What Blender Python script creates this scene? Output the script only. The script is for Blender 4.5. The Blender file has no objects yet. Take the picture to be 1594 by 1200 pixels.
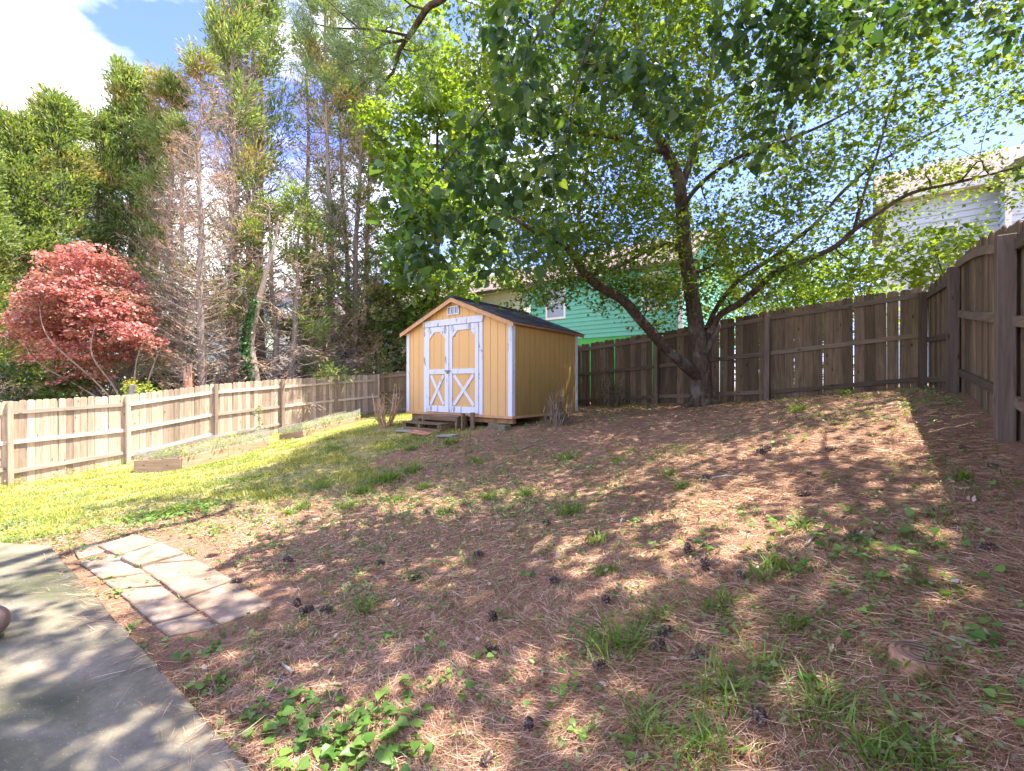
import bpy, math, random
import numpy as np
from mathutils import Vector, Matrix
rng = np.random.default_rng(7)
random.seed(7)
S = bpy.context.scene
C = S.collection
F = 716.0                                   # focal length in photo pixels (photo is 1594 wide)

# ------------------------------------------------------------------ camera, sky, sun, exposure
cam = bpy.data.cameras.new('camera')
cam.sensor_width = 36.0
cam.lens = 36.0 * F / 1594.0
cam.clip_start = 0.05
cam.clip_end = 1500.0
cam_o = bpy.data.objects.new('camera', cam)
C.objects.link(cam_o)
cam_o.location = (0, 0, 0)
cam_o.rotation_euler = (math.radians(90), 0, 0)
S.camera = cam_o

SUN_DIR = Vector((1.0, 0.10, 0.0)).normalized()
SUN_EL = math.radians(68)
sun_v = Vector((SUN_DIR.x * math.cos(SUN_EL), SUN_DIR.y * math.cos(SUN_EL), math.sin(SUN_EL)))
SKY_STRENGTH = 0.12
SUN_STRENGTH = 3.5
EXPOSURE = 2.48

world = bpy.data.worlds.new('World')
S.world = world
world.use_nodes = True
wn, wl = world.node_tree.nodes, world.node_tree.links
wn.clear()
w_out = wn.new('ShaderNodeOutputWorld')
w_bg = wn.new('ShaderNodeBackground')
w_bg.inputs['Strength'].default_value = SKY_STRENGTH
w_sky = wn.new('ShaderNodeTexSky')
w_sky.sky_type = 'NISHITA'
w_sky.sun_disc = False
w_sky.sun_elevation = SUN_EL
w_sky.sun_rotation = math.atan2(SUN_DIR.x, SUN_DIR.y)
w_sky.air_density = 1.0
w_sky.dust_density = 0.6
w_sky.ozone_density = 2.0
w_tc = wn.new('ShaderNodeTexCoord')
w_map = wn.new('ShaderNodeMapping')
w_map.inputs['Scale'].default_value = (1.0, 1.0, 2.4)
w_map.inputs['Location'].default_value = (0.35, 0.1, 0.2)
w_noise = wn.new('ShaderNodeTexNoise')
w_noise.inputs['Scale'].default_value = 1.7
w_noise.inputs['Detail'].default_value = 9.0
w_noise.inputs['Roughness'].default_value = 0.55
w_ramp = wn.new('ShaderNodeValToRGB')
w_ramp.color_ramp.elements[0].position = 0.455
w_ramp.color_ramp.elements[1].position = 0.63
w_mix = wn.new('ShaderNodeMixRGB')
w_mix.inputs['Color2'].default_value = (6.3, 6.25, 6.3, 1)
wl.new(w_tc.outputs['Generated'], w_map.inputs['Vector'])
wl.new(w_map.outputs['Vector'], w_noise.inputs['Vector'])
wl.new(w_noise.outputs['Fac'], w_ramp.inputs['Fac'])
wl.new(w_ramp.outputs['Color'], w_mix.inputs['Fac'])
w_tint = wn.new('ShaderNodeMixRGB')
w_tint.blend_type = 'MULTIPLY'
w_tint.inputs['Fac'].default_value = 1.0
w_tint.inputs['Color2'].default_value = (0.54, 0.53, 0.96, 1)
wl.new(w_sky.outputs['Color'], w_tint.inputs['Color1'])
wl.new(w_tint.outputs['Color'], w_mix.inputs['Color1'])
wl.new(w_mix.outputs['Color'], w_bg.inputs['Color'])
wl.new(w_bg.outputs['Background'], w_out.inputs['Surface'])

sun = bpy.data.lights.new('sun', 'SUN')
sun.energy = SUN_STRENGTH
sun.angle = math.radians(0.55)
sun.color = (1.0, 0.91, 0.78)
sun_o = bpy.data.objects.new('sun', sun)
C.objects.link(sun_o)
sun_o.rotation_euler = (-sun_v).to_track_quat('-Z', 'Y').to_euler()

S.view_settings.view_transform = 'Standard'
S.view_settings.look = 'None'
S.view_settings.exposure = EXPOSURE
S.view_settings.gamma = 1.0
S.view_settings.use_curve_mapping = False
S.render.engine = 'CYCLES'
S.cycles.max_bounces = 8
S.cycles.transparent_max_bounces = 12
S.cycles.diffuse_bounces = 4
S.cycles.transmission_bounces = 4
S.cycles.glossy_bounces = 2
S.cycles.use_denoising = True
S.cycles.denoising_prefilter = 'NONE'

# ------------------------------------------------------------------ helpers
def empty(name, loc=(0, 0, 0), rz=0.0):
    o = bpy.data.objects.new(name, None)
    o.empty_display_size = 0.2
    C.objects.link(o)
    o.location = loc
    o.rotation_euler = (0, 0, rz)
    return o

def tag(o, label=None, cat=None, group=None, kind=None):
    if label: o['label'] = label
    if cat: o['category'] = cat
    if group: o['group'] = group
    if kind: o['kind'] = kind
    return o

def mesh_np(name, verts, faces, mats, smooth=False, fmat=None):
    """verts (N,3); faces: list of int arrays (k,n)"""
    me = bpy.data.meshes.new(name)
    verts = np.asarray(verts, dtype=np.float32)
    faces = [np.asarray(f, dtype=np.int32) for f in faces if len(f)]
    me.vertices.add(len(verts))
    me.vertices.foreach_set('co', verts.ravel())
    nl = sum(f.size for f in faces)
    nf = sum(len(f) for f in faces)
    me.loops.add(nl)
    me.polygons.add(nf)
    me.loops.foreach_set('vertex_index', np.concatenate([f.ravel() for f in faces]))
    tot = np.concatenate([np.full(len(f), f.shape[1], dtype=np.int32) for f in faces])
    start = np.concatenate([[0], np.cumsum(tot)[:-1]]).astype(np.int32)
    me.polygons.foreach_set('loop_start', start)
    me.polygons.foreach_set('loop_total', tot)
    if smooth:
        me.polygons.foreach_set('use_smooth', np.ones(nf, dtype=bool))
    if fmat is not None:
        me.polygons.foreach_set('material_index', np.asarray(fmat, dtype=np.int32))
    for m in (mats if isinstance(mats, (list, tuple)) else [mats]):
        me.materials.append(m)
    me.update(calc_edges=True)
    me.validate()
    return me

def link(name, me, parent=None, loc=None):
    o = bpy.data.objects.new(name, me)
    C.objects.link(o)
    if parent: o.parent = parent
    if loc is not None: o.location = loc
    return o

class MB:
    """collects simple solids for ONE mesh"""
    def __init__(s): s.v = []; s.f = []
    def add(s, vs, fs):
        n = len(s.v)
        s.v += [tuple(v) for v in vs]
        s.f += [tuple(i + n for i in f) for f in fs]
        return s
    def box(s, x0, x1, y0, y1, z0, z1):
        return s.add([(x0,y0,z0),(x1,y0,z0),(x1,y1,z0),(x0,y1,z0),(x0,y0,z1),(x1,y0,z1),(x1,y1,z1),(x0,y1,z1)],
                     [(3,2,1,0),(4,5,6,7),(0,1,5,4),(1,2,6,5),(2,3,7,6),(3,0,4,7)])
    def beam(s, p0, p1, w, h, up=(0,0,1)):
        """box along p0->p1, width w (sideways), height h (along up)"""
        p0, p1, up = Vector(p0), Vector(p1), Vector(up)
        d = (p1 - p0).normalized()
        r = d.cross(up).normalized()
        u = r.cross(d).normalized()
        vs = []
        for p in (p0, p1):
            for a, b in ((-1,-1),(1,-1),(1,1),(-1,1)):
                vs.append(p + r * (a * w / 2) + u * (b * h / 2))
        return s.add(vs, [(0,1,2,3),(7,6,5,4),(0,4,5,1),(1,5,6,2),(2,6,7,3),(3,7,4,0)])
    def prism(s, poly, y0, y1):
        """poly list of (x,z), extruded in y"""
        n = len(poly)
        vs = [(x, y0, z) for x, z in poly] + [(x, y1, z) for x, z in poly]
        fs = [tuple(range(n)), tuple(range(2*n-1, n-1, -1))]
        for i in range(n):
            j = (i + 1) % n
            fs.append((i, i + n, j + n, j))
        return s.add(vs, fs)
    def mesh(s, name, mat, bevel=0.0, smooth=False):
        me = bpy.data.meshes.new(name)
        me.from_pydata(s.v, [], s.f)
        me.materials.append(mat)
        if bevel > 0:
            import bmesh
            bm = bmesh.new(); bm.from_mesh(me)
            bmesh.ops.recalc_face_normals(bm, faces=bm.faces)
            bmesh.ops.bevel(bm, geom=bm.edges[:], offset=bevel, segments=1, affect='EDGES', profile=0.5)
            bm.to_mesh(me); bm.free()
        else:
            import bmesh
            bm = bmesh.new(); bm.from_mesh(me)
            bmesh.ops.recalc_face_normals(bm, faces=bm.faces)
            bm.to_mesh(me); bm.free()
        if smooth:
            for p in me.polygons: p.use_smooth = True
        return me
    def build(s, name, mat, parent=None, bevel=0.0, smooth=False):
        return link(name, s.mesh(name, mat, bevel, smooth), parent)

def frames(dirs):
    """orthonormal frames with first axis = dirs"""
    d = dirs / np.maximum(np.linalg.norm(dirs, axis=1, keepdims=True), 1e-9)
    ref = np.where(np.abs(d[:, 2:3]) < 0.9, np.array([[0, 0, 1.0]]), np.array([[1.0, 0, 0]]))
    a = np.cross(d, ref); a /= np.linalg.norm(a, axis=1, keepdims=True)
    b = np.cross(a, d)
    return d, a, b

def cones(p0, p1, r0, r1, sides=3):
    """vectorised tapered sticks"""
    p0, p1 = np.asarray(p0, float), np.asarray(p1, float)
    r0, r1 = np.asarray(r0, float).reshape(-1, 1), np.asarray(r1, float).reshape(-1, 1)
    d, a, b = frames(p1 - p0)
    N = len(p0)
    V = np.zeros((N, 2 * sides, 3))
    for k in range(sides):
        t = 2 * math.pi * k / sides
        off = math.cos(t) * a + math.sin(t) * b
        V[:, k] = p0 + off * r0
        V[:, sides + k] = p1 + off * r1
    base = (np.arange(N) * 2 * sides)[:, None]
    fs = []
    for k in range(sides):
        j = (k + 1) % sides
        fs.append(base + np.array([[k, j, sides + j, sides + k]]))
    return V.reshape(-1, 3), np.concatenate(fs)

def tube(pts, rad, sides=10, rough=0.0, seed=0):
    """smooth tube through points with optional uneven bark silhouette"""
    r_ = np.random.default_rng(seed)
    P = np.asarray(pts, float); R = np.asarray(rad, float)
    # resample by catmull-rom
    out, ro = [], []
    n = len(P)
    for i in range(n - 1):
        p0, p1, p2, p3 = P[max(i-1, 0)], P[i], P[i+1], P[min(i+2, n-1)]
        steps = max(2, int(np.linalg.norm(p2 - p1) / max(0.12, R[i] * 0.9)))
        steps = min(steps, 14)
        for k in range(steps):
            t = k / steps
            out.append(0.5 * ((2*p1) + (-p0+p2)*t + (2*p0-5*p1+4*p2-p3)*t*t + (-p0+3*p1-3*p2+p3)*t**3))
            ro.append(R[i] * (1-t) + R[i+1] * t)
    out.append(P[-1]); ro.append(R[-1])
    out = np.array(out); ro = np.array(ro)
    m = len(out)
    tang = np.gradient(out, axis=0)
    tang /= np.linalg.norm(tang, axis=1, keepdims=True)
    ref = np.array([1.0, 0.3, 0.0]) if abs(tang[0][2]) > 0.8 else np.array([0, 0, 1.0])
    V = []
    a = np.cross(tang[0], ref); a /= np.linalg.norm(a)
    ph = r_.uniform(0, 6.28, 4)
    for i in range(m):
        a = a - tang[i] * np.dot(a, tang[i]); a /= np.linalg.norm(a)
        b = np.cross(tang[i], a)
        for k in range(sides):
            t = 2*math.pi*k/sides
            rr = ro[i] * (1 + rough * (0.5*math.sin(3*t + ph[0] + i*0.35) + 0.35*math.sin(5*t + ph[1] - i*0.2) + 0.35*math.sin(i*0.9+ph[2]) + 0.3 * r_.uniform(-1, 1)))
            V.append(out[i] + (math.cos(t)*a + math.sin(t)*b) * rr)
    faces = []
    for i in range(m - 1):
        for k in range(sides):
            j = (k+1) % sides
            faces.append((i*sides+k, i*sides+j, (i+1)*sides+j, (i+1)*sides+k))
    V.append(out[-1] + tang[-1]*ro[-1]); tip = len(V) - 1
    tf = [((m-1)*sides+k, (m-1)*sides+(k+1) % sides, tip) for k in range(sides)]
    return np.array(V), np.array(faces), np.array(tf), out, ro

def join(parts):
    """parts: list of (V, [face arrays]) -> V, faces by size"""
    Vs, by = [], {}
    n = 0
    for V, fl in parts:
        Vs.append(V)
        for f in fl:
            if len(f): by.setdefault(f.shape[1], []).append(f + n)
        n += len(V)
    return np.concatenate(Vs), [np.concatenate(x) for x in by.values()]

# leaf templates: (verts (m,3) with x=width, y=length, z=up), faces
T_MAPLE = (np.array([(0,0,0),(-.46,.30,.05),(-.20,.52,.0),(0,1,-.08),(.20,.52,.0),(.46,.30,.05)]), np.array([[0,3,2,1],[0,5,4,3]]))
T_OVAL = (np.array([(0,0,0),(-.30,.35,.06),(-.22,.75,.02),(0,1,-.08),(.22,.75,.02),(.30,.35,.06)]), np.array([[0,3,2,1],[0,5,4,3]]))
T_KITE = (np.array([(0,0,0),(-.46,.42,.06),(0,1,-.06),(.46,.42,.06)]), np.array([[0,3,2,1]]))
T_SLIVER = (np.array([(0,0,0),(-.16,.45,.03),(0,1,0),(.16,.45,.03)]), np.array([[0,3,2,1]]))
T_HEART = (np.array([(0,.06,0),(-.22,-.04,.03),(-.46,.14,.09),(-.40,.48,.05),(-.18,.78,-.02),(0,1.06,-.14),(.18,.78,-.02),(.40,.48,.05),(.46,.14,.09),(.22,-.04,.03),(0,.55,-.03)]),
           np.array([[0,10,3,2],[10,5,4,3],[0,8,7,10],[10,7,6,5]]))
T_HEART_TRI = np.array([[0,2,1],[0,9,8]])
T_ROUND = (np.array([(0,0,0),(-.38,.22,.05),(-.42,.62,.06),(0,.98,0),(.42,.62,.06),(.38,.22,.05)]), np.array([[0,3,2,1],[0,5,4,3]]))

def leaves(pos, dirs, normals, size, tmpl, width=1.0):
    """place leaf template at pos, pointing dirs, facing normals"""
    T, Fq = tmpl
    d = dirs / np.maximum(np.linalg.norm(dirs, axis=1, keepdims=True), 1e-9)
    n = normals - d * np.sum(normals * d, axis=1, keepdims=True)
    n /= np.maximum(np.linalg.norm(n, axis=1, keepdims=True), 1e-9)
    a = np.cross(d, n)
    size = np.asarray(size, float).reshape(-1, 1, 1)
    V = pos[:, None, :] + size * (a[:, None, :] * (T[None, :, 0:1] * width) + d[:, None, :] * T[None, :, 1:2] + n[:, None, :] * T[None, :, 2:3])
    m = len(T)
    base = (np.arange(len(pos)) * m)[:, None, None]
    fl = [(base + Fq[None]).reshape(-1, Fq.shape[1])]
    if tmpl is T_HEART:
        fl.append((base + T_HEART_TRI[None]).reshape(-1, 3))
    return V.reshape(-1, 3), fl

def rdir(n, r=None):
    v = (r or rng).normal(size=(n, 3))
    return v / np.linalg.norm(v, axis=1, keepdims=True)

# ------------------------------------------------------------------ materials
def new_mat(name):
    m = bpy.data.materials.new(name)
    m.use_nodes = True
    nt = m.node_tree
    for n in list(nt.nodes): nt.nodes.remove(n)
    out = nt.nodes.new('ShaderNodeOutputMaterial')
    return m, nt, out

class NB:
    def __init__(s, nt): s.nt = nt
    def n(s, t, **kw):
        x = s.nt.nodes.new(t)
        for k, v in kw.items():
            if hasattr(x, k): setattr(x, k, v)
        return x
    def l(s, a, b): s.nt.links.new(a, b)
    def coord(s, kind='Object', scale=(1,1,1), rot=(0,0,0), loc=(0,0,0)):
        tc = s.n('ShaderNodeTexCoord'); mp = s.n('ShaderNodeMapping')
        mp.inputs['Scale'].default_value = scale; mp.inputs['Rotation'].default_value = rot; mp.inputs['Location'].default_value = loc
        s.l(tc.outputs[kind], mp.inputs['Vector']); return mp.outputs['Vector']
    def pos(s, scale=(1,1,1)):
        g = s.n('ShaderNodeNewGeometry'); mp = s.n('ShaderNodeMapping')
        mp.inputs['Scale'].default_value = scale
        s.l(g.outputs['Position'], mp.inputs['Vector']); return mp.outputs['Vector']
    def noise(s, vec, scale=5, detail=4, rough=0.55, dist=0.0):
        x = s.n('ShaderNodeTexNoise'); x.inputs['Scale'].default_value = scale; x.inputs['Detail'].default_value = detail
        x.inputs['Roughness'].default_value = rough; x.inputs['Distortion'].default_value = dist
        if vec is not None: s.l(vec, x.inputs['Vector'])
        return x.outputs['Fac']
    def ramp(s, fac, stops):
        x = s.n('ShaderNodeValToRGB'); e = x.color_ramp.elements
        while len(e) > 1: e.remove(e[0])
        e[0].position = stops[0][0]; e[0].color = tuple(stops[0][1]) + (1,) if len(stops[0][1]) == 3 else stops[0][1]
        for p, c in stops[1:]:
            q = e.new(p); q.color = tuple(c) + (1,)
        s.l(fac, x.inputs['Fac']); return x.outputs['Color']
    def mix(s, fac, c1, c2, mode='MIX'):
        x = s.n('ShaderNodeMixRGB'); x.blend_type = mode
        for v, k in ((fac, 'Fac'), (c1, 'Color1'), (c2, 'Color2')):
            if isinstance(v, (int, float)): x.inputs[k].default_value = v if k == 'Fac' else (v, v, v, 1)
            elif isinstance(v, tuple): x.inputs[k].default_value = v + (1,)
            else: s.l(v, x.inputs[k])
        return x.outputs['Color']
    def math(s, op, a, b=0.0, c=None):
        x = s.n('ShaderNodeMath'); x.operation = op
        for i, v in enumerate((a, b) + ((c,) if c is not None else ())):
            if isinstance(v, (int, float)): x.inputs[i].default_value = v
            else: s.l(v, x.inputs[i])
        return x.outputs[0]
    def bump(s, h, strength=0.3, dist=0.01):
        x = s.n('ShaderNodeBump'); x.inputs['Strength'].default_value = strength; x.inputs['Distance'].default_value = dist
        s.l(h, x.inputs['Height']); return x.outputs['Normal']
    def principled(s, out, color, rough=0.8, normal=None, spec=0.3):
        p = s.n('ShaderNodeBsdfPrincipled')
        if isinstance(color, tuple): p.inputs['Base Color'].default_value = color + (1,)
        else: s.l(color, p.inputs['Base Color'])
        if isinstance(rough, (int, float)): p.inputs['Roughness'].default_value = rough
        else: s.l(rough, p.inputs['Roughness'])
        p.inputs['Specular IOR Level'].default_value = spec
        if normal is not None: s.l(normal, p.inputs['Normal'])
        s.l(p.outputs[0], out.inputs['Surface']); return p

def wood_mat(name, c_dark, c_light, tint=(0.30, 0.27, 0.18), axis='z', green=0.25):
    m, nt, out = new_mat(name); b = NB(nt)
    oi = b.n('ShaderNodeObjectInfo')
    sc = {'z': (26, 26, 1.6), 'x': (1.6, 26, 26)}[axis]
    tc = b.n('ShaderNodeTexCoord'); addv = b.n('ShaderNodeVectorMath'); addv.operation = 'ADD'
    rv = b.n('ShaderNodeCombineXYZ')
    k = b.math('MULTIPLY', oi.outputs['Random'], 40.0)
    b.l(k, rv.inputs[0]); b.l(k, rv.inputs[2])
    b.l(tc.outputs['Object'], addv.inputs[0]); b.l(rv.outputs[0], addv.inputs[1])
    mp = b.n('ShaderNodeMapping'); mp.inputs['Scale'].default_value = sc
    b.l(addv.outputs[0], mp.inputs['Vector'])
    g = b.noise(mp.outputs['Vector'], 1.0, 6, 0.65, 0.6)
    col = b.ramp(g, [(0.25, c_dark), (0.72, c_light)])
    big = b.noise(addv.outputs[0], 2.2, 4, 0.6)
    col = b.mix(b.math('MULTIPLY', b.ramp(big, [(0.45, (0,0,0)), (0.7, (1,1,1))]), green), col, tint)
    # knots
    mpk = b.n('ShaderNodeMapping'); mpk.inputs['Scale'].default_value = {'z': (9, 9, 3.5), 'x': (3.5, 9, 9)}[axis]
    b.l(addv.outputs[0], mpk.inputs['Vector'])
    vo = b.n('ShaderNodeTexVoronoi'); vo.inputs['Scale'].default_value = 0.9
    b.l(mpk.outputs['Vector'], vo.inputs['Vector'])
    kn = b.ramp(vo.outputs['Distance'], [(0.06, (0.35,0.32,0.3)), (0.16, (1,1,1))])
    col = b.mix(1.0, col, kn, 'MULTIPLY')
    v = b.math('ADD', b.math('MULTIPLY', oi.outputs['Random'], 0.8), 0.62)
    col = b.mix(1.0, col, v, 'MULTIPLY')
    b.principled(out, col, 0.88, b.bump(g, 0.5, 0.004), 0.2)
    return m

def leaf_mat(name, c1, c2, trans=0.45, gloss=0.35, noise_scale=0.7, c3=None, c3amt=0.5, c3lo=0.5, tscale=(1.5, 1.35, 0.6)):
    m, nt, out = new_mat(name); b = NB(nt)
    g = b.n('ShaderNodeNewGeometry')
    col = b.ramp(g.outputs['Random Per Island'], [(0.0, c1), (1.0, c2)])
    if c3 is not None:
        nz = b.noise(b.pos(), noise_scale, 3, 0.6)
        r2 = b.math('MULTIPLY', b.math('SUBTRACT', g.outputs['Random Per Island'], 0.5), 0.12)
        f = b.ramp(b.math('ADD', nz, r2), [(c3lo, (0,0,0)), (c3lo + 0.1, (1,1,1))])
        col = b.mix(b.math('MULTIPLY', f, c3amt), col, c3)
    d = b.n('ShaderNodeBsdfPrincipled'); b.l(col, d.inputs['Base Color'])
    d.inputs['Roughness'].default_value = gloss; d.inputs['Specular IOR Level'].default_value = 0.35
    t = b.n('ShaderNodeBsdfTranslucent')
    b.l(b.mix(1.0, col, tscale, 'MULTIPLY'), t.inputs['Color'])
    mx = b.n('ShaderNodeMixShader'); mx.inputs[0].default_value = trans
    b.l(d.outputs[0], mx.inputs[1]); b.l(t.outputs[0], mx.inputs[2]); b.l(mx.outputs[0], out.inputs['Surface'])
    return m

def bark_mat(name, c1, c2, c3=None, zs=0.35, scale=9):
    m, nt, out = new_mat(name); b = NB(nt)
    p = b.pos((1, 1, zs))
    n1 = b.noise(p, scale, 8, 0.7, 0.8)
    col = b.ramp(n1, [(0.3, c1), (0.68, c2)])
    if c3 is not None:
        n2 = b.noise(b.pos(), 2.2, 4, 0.6)
        col = b.mix(b.math('MULTIPLY', b.ramp(n2, [(0.52, (0,0,0)), (0.62, (1,1,1))]), 0.6), col, c3)
    b.principled(out, col, 0.92, b.bump(n1, 1.0, 0.05), 0.15)
    return m

def flat_mat(name, c, rough=0.7, var=0.12, scale=8, bump=0.1, spec=0.3, metallic=0.0):
    m, nt, out = new_mat(name); b = NB(nt)
    n1 = b.noise(b.pos(), scale, 6, 0.6)
    lo = tuple(x * (1 - var) for x in c); hi = tuple(min(1, x * (1 + var)) for x in c)
    col = b.ramp(n1, [(0.3, lo), (0.7, hi)])
    p = b.principled(out, col, rough, b.bump(n1, bump, 0.01), spec)
    p.inputs['Metallic'].default_value = metallic
    return m

def island_mat(name, stops, rough=0.85, trans=0.0):
    m, nt, out = new_mat(name); b = NB(nt)
    g = b.n('ShaderNodeNewGeometry')
    col = b.ramp(g.outputs['Random Per Island'], stops)
    p = b.n('ShaderNodeBsdfPrincipled'); b.l(col, p.inputs['Base Color']); p.inputs['Roughness'].default_value = rough
    p.inputs['Specular IOR Level'].default_value = 0.25
    if trans > 0:
        t = b.n('ShaderNodeBsdfTranslucent'); b.l(col, t.inputs['Color'])
        mx = b.n('ShaderNodeMixShader'); mx.inputs[0].default_value = trans
        b.l(p.outputs[0], mx.inputs[1]); b.l(t.outputs[0], mx.inputs[2]); b.l(mx.outputs[0], out.inputs['Surface'])
    else:
        b.l(p.outputs[0], out.inputs['Surface'])
    return m

M = {}
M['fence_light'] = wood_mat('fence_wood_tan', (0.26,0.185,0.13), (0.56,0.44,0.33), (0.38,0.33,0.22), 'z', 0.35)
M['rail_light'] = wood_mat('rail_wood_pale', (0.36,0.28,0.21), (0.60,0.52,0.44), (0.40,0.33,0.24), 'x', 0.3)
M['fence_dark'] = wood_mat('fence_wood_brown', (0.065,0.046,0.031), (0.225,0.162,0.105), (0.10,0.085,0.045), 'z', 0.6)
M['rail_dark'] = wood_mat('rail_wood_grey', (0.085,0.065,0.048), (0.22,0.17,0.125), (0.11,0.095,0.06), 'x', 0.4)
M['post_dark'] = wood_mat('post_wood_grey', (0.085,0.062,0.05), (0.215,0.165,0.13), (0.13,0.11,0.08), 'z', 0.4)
M['old_wood'] = wood_mat('weathered_lumber', (0.085,0.05,0.03), (0.27,0.18,0.11), (0.2,0.19,0.12), 'x', 0.4)
M['bed_wood'] = wood_mat('bed_lumber', (0.26,0.16,0.09), (0.52,0.38,0.25), (0.42,0.34,0.2), 'x', 0.3)

def paint_mat(name, c, under, chip=0.62, grime=None, gpos=None, vscale=(3,3,1.0), streak=0.0):
    m, nt, out = new_mat(name); b = NB(nt)
    oc = b.coord('Object')
    fine = b.noise(oc, 60, 4, 0.6)
    n1 = b.noise(b.coord('Object', vscale), 3.0, 8, 0.7)
    col = b.mix(b.ramp(fine, [(0.3, (0,0,0)), (0.7, (1,1,1))]), tuple(x*0.93 for x in c), c)
    chipf = b.ramp(n1, [(chip, (0,0,0)), (chip + 0.04, (1,1,1))])
    col = b.mix(chipf, col, under)
    if grime is not None:
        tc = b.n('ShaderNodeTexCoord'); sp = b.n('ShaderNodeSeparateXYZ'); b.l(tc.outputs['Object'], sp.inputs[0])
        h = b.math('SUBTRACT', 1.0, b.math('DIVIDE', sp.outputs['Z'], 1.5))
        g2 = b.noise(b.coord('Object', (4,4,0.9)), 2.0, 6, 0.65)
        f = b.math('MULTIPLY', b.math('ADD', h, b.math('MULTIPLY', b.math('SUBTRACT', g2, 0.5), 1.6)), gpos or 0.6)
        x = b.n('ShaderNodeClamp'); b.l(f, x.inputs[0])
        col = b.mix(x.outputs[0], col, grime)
    if streak > 0:
        n3 = b.noise(b.coord('Object', (16,16,1.2)), 1.0, 3, 0.5)
        col = b.mix(b.math('MULTIPLY', b.ramp(n3, [(0.45,(0,0,0)),(0.75,(1,1,1))]), streak), col, tuple(x*0.6 for x in under))
    b.principled(out, col, 0.72, b.bump(fine, 0.25, 0.003), 0.25)
    return m
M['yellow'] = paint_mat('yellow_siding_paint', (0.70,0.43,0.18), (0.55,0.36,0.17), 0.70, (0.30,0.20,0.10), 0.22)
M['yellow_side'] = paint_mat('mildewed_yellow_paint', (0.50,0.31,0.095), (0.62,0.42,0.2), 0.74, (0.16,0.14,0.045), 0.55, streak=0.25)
M['white_trim'] = paint_mat('peeling_white_paint', (0.64,0.67,0.76), (0.30,0.28,0.27), 0.58, streak=0.15)
M['white_clean'] = flat_mat('white_trim_paint', (0.78,0.78,0.80), 0.5, 0.04)
M['rake'] = flat_mat('orange_tan_fascia', (0.52,0.30,0.15), 0.8, 0.2, 14)
M['floor_frame'] = flat_mat('shed_skid_wood', (0.30,0.17,0.08), 0.9, 0.35, 10)
M['shed_dark'] = flat_mat('shed_backing', (0.10,0.06,0.025), 0.95, 0.2)
m, nt, out = new_mat('charcoal_shingle'); b = NB(nt)
oi = b.n('ShaderNodeObjectInfo'); gr = b.noise(b.pos(), 90, 3, 0.7); big = b.noise(b.pos(), 3.5, 5, 0.65)
col = b.ramp(gr, [(0.3,(0.025,0.026,0.032)),(0.75,(0.12,0.12,0.135))])
col = b.mix(b.ramp(big, [(0.52,(0,0,0)),(0.66,(0.8,0.8,0.8))]), col, (0.12,0.10,0.065))
col = b.mix(1.0, col, b.math('ADD', b.math('MULTIPLY', oi.outputs['Random'], 0.7), 0.6), 'MULTIPLY')
b.principled(out, col, 0.95, b.bump(gr, 0.7, 0.006), 0.15); M['shingle'] = m
M['roof_pink'] = flat_mat('pinkish_brown_roof', (0.17,0.125,0.12), 0.9, 0.25, 6, 0.3)
M['siding_green'] = flat_mat('green_house_paint', (0.15,0.47,0.35), 0.6, 0.06, 2)
M['siding_green_low'] = flat_mat('bright_green_skirt', (0.07,0.38,0.06), 0.6, 0.08, 2)
M['siding_white'] = flat_mat('pale_grey_siding', (0.56,0.63,0.74), 0.6, 0.05, 2)
M['siding_cream'] = flat_mat('cream_siding', (0.78,0.72,0.65), 0.6, 0.05, 2)
M['siding_mint'] = flat_mat('pale_mint_siding', (0.62,0.74,0.68), 0.6, 0.05, 2)
M['soffit'] = flat_mat('warm_soffit', (0.62,0.52,0.30), 0.6, 0.05, 2)
M['brick'] = flat_mat('red_brick', (0.36,0.14,0.09), 0.9, 0.3, 20)
M['block'] = flat_mat('mossy_concrete_block', (0.15,0.14,0.09), 0.95, 0.3, 12, 0.4)
m, nt, out = new_mat('window_glass'); b = NB(nt)
b.principled(out, (0.20,0.24,0.28), 0.12, None, 0.8); M['glass'] = m
M['metal'] = flat_mat('rusty_hasp_metal', (0.22,0.17,0.13), 0.5, 0.3, 30, 0.2, 0.5, 0.7)

# concrete patio: algae-green and pale stains, exposed grit
m, nt, out = new_mat('mossy_concrete'); b = NB(nt)
p = b.pos()
n1 = b.noise(p, 1.1, 6, 0.6, 0.4); n2 = b.noise(b.pos((1,1,1)), 3.3, 7, 0.7, 1.0); grit = b.noise(p, 160, 3, 0.8); nd = b.noise(p, 38, 5, 0.75)
col = b.ramp(n1, [(0.40,(0.07,0.075,0.042)),(0.50,(0.145,0.135,0.09)),(0.60,(0.265,0.23,0.17))])
col = b.mix(b.math('MULTIPLY', b.ramp(n2, [(0.48,(0,0,0)),(0.68,(1,1,1))]), 0.55), col, (0.13,0.11,0.10))
vo = b.n('ShaderNodeTexVoronoi'); vo.inputs['Scale'].default_value = 62; b.l(p, vo.inputs['Vector'])
spk = b.ramp(vo.outputs['Distance'], [(0.10,(1,1,1)),(0.2,(0,0,0))])
vc = b.n('ShaderNodeSeparateColor'); b.l(vo.outputs['Color'], vc.inputs[0])
spk = b.math('MULTIPLY', spk, b.ramp(vc.outputs[0], [(0.6,(0,0,0)),(0.7,(1,1,1))]))
col = b.mix(b.math('MULTIPLY', spk, 0.55), col, (0.55,0.52,0.42))
col = b.mix(b.ramp(nd, [(0.35,(0.35,0.35,0.35)),(0.6,(0,0,0))]), col, (0.10,0.095,0.07))
hh = b.math('ADD', b.math('MULTIPLY', grit, 0.5), b.math('MULTIPLY', nd, 0.8))
b.principled(out, col, 0.93, b.bump(hh, 0.6, 0.006), 0.15); M['concrete'] = m

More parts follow.
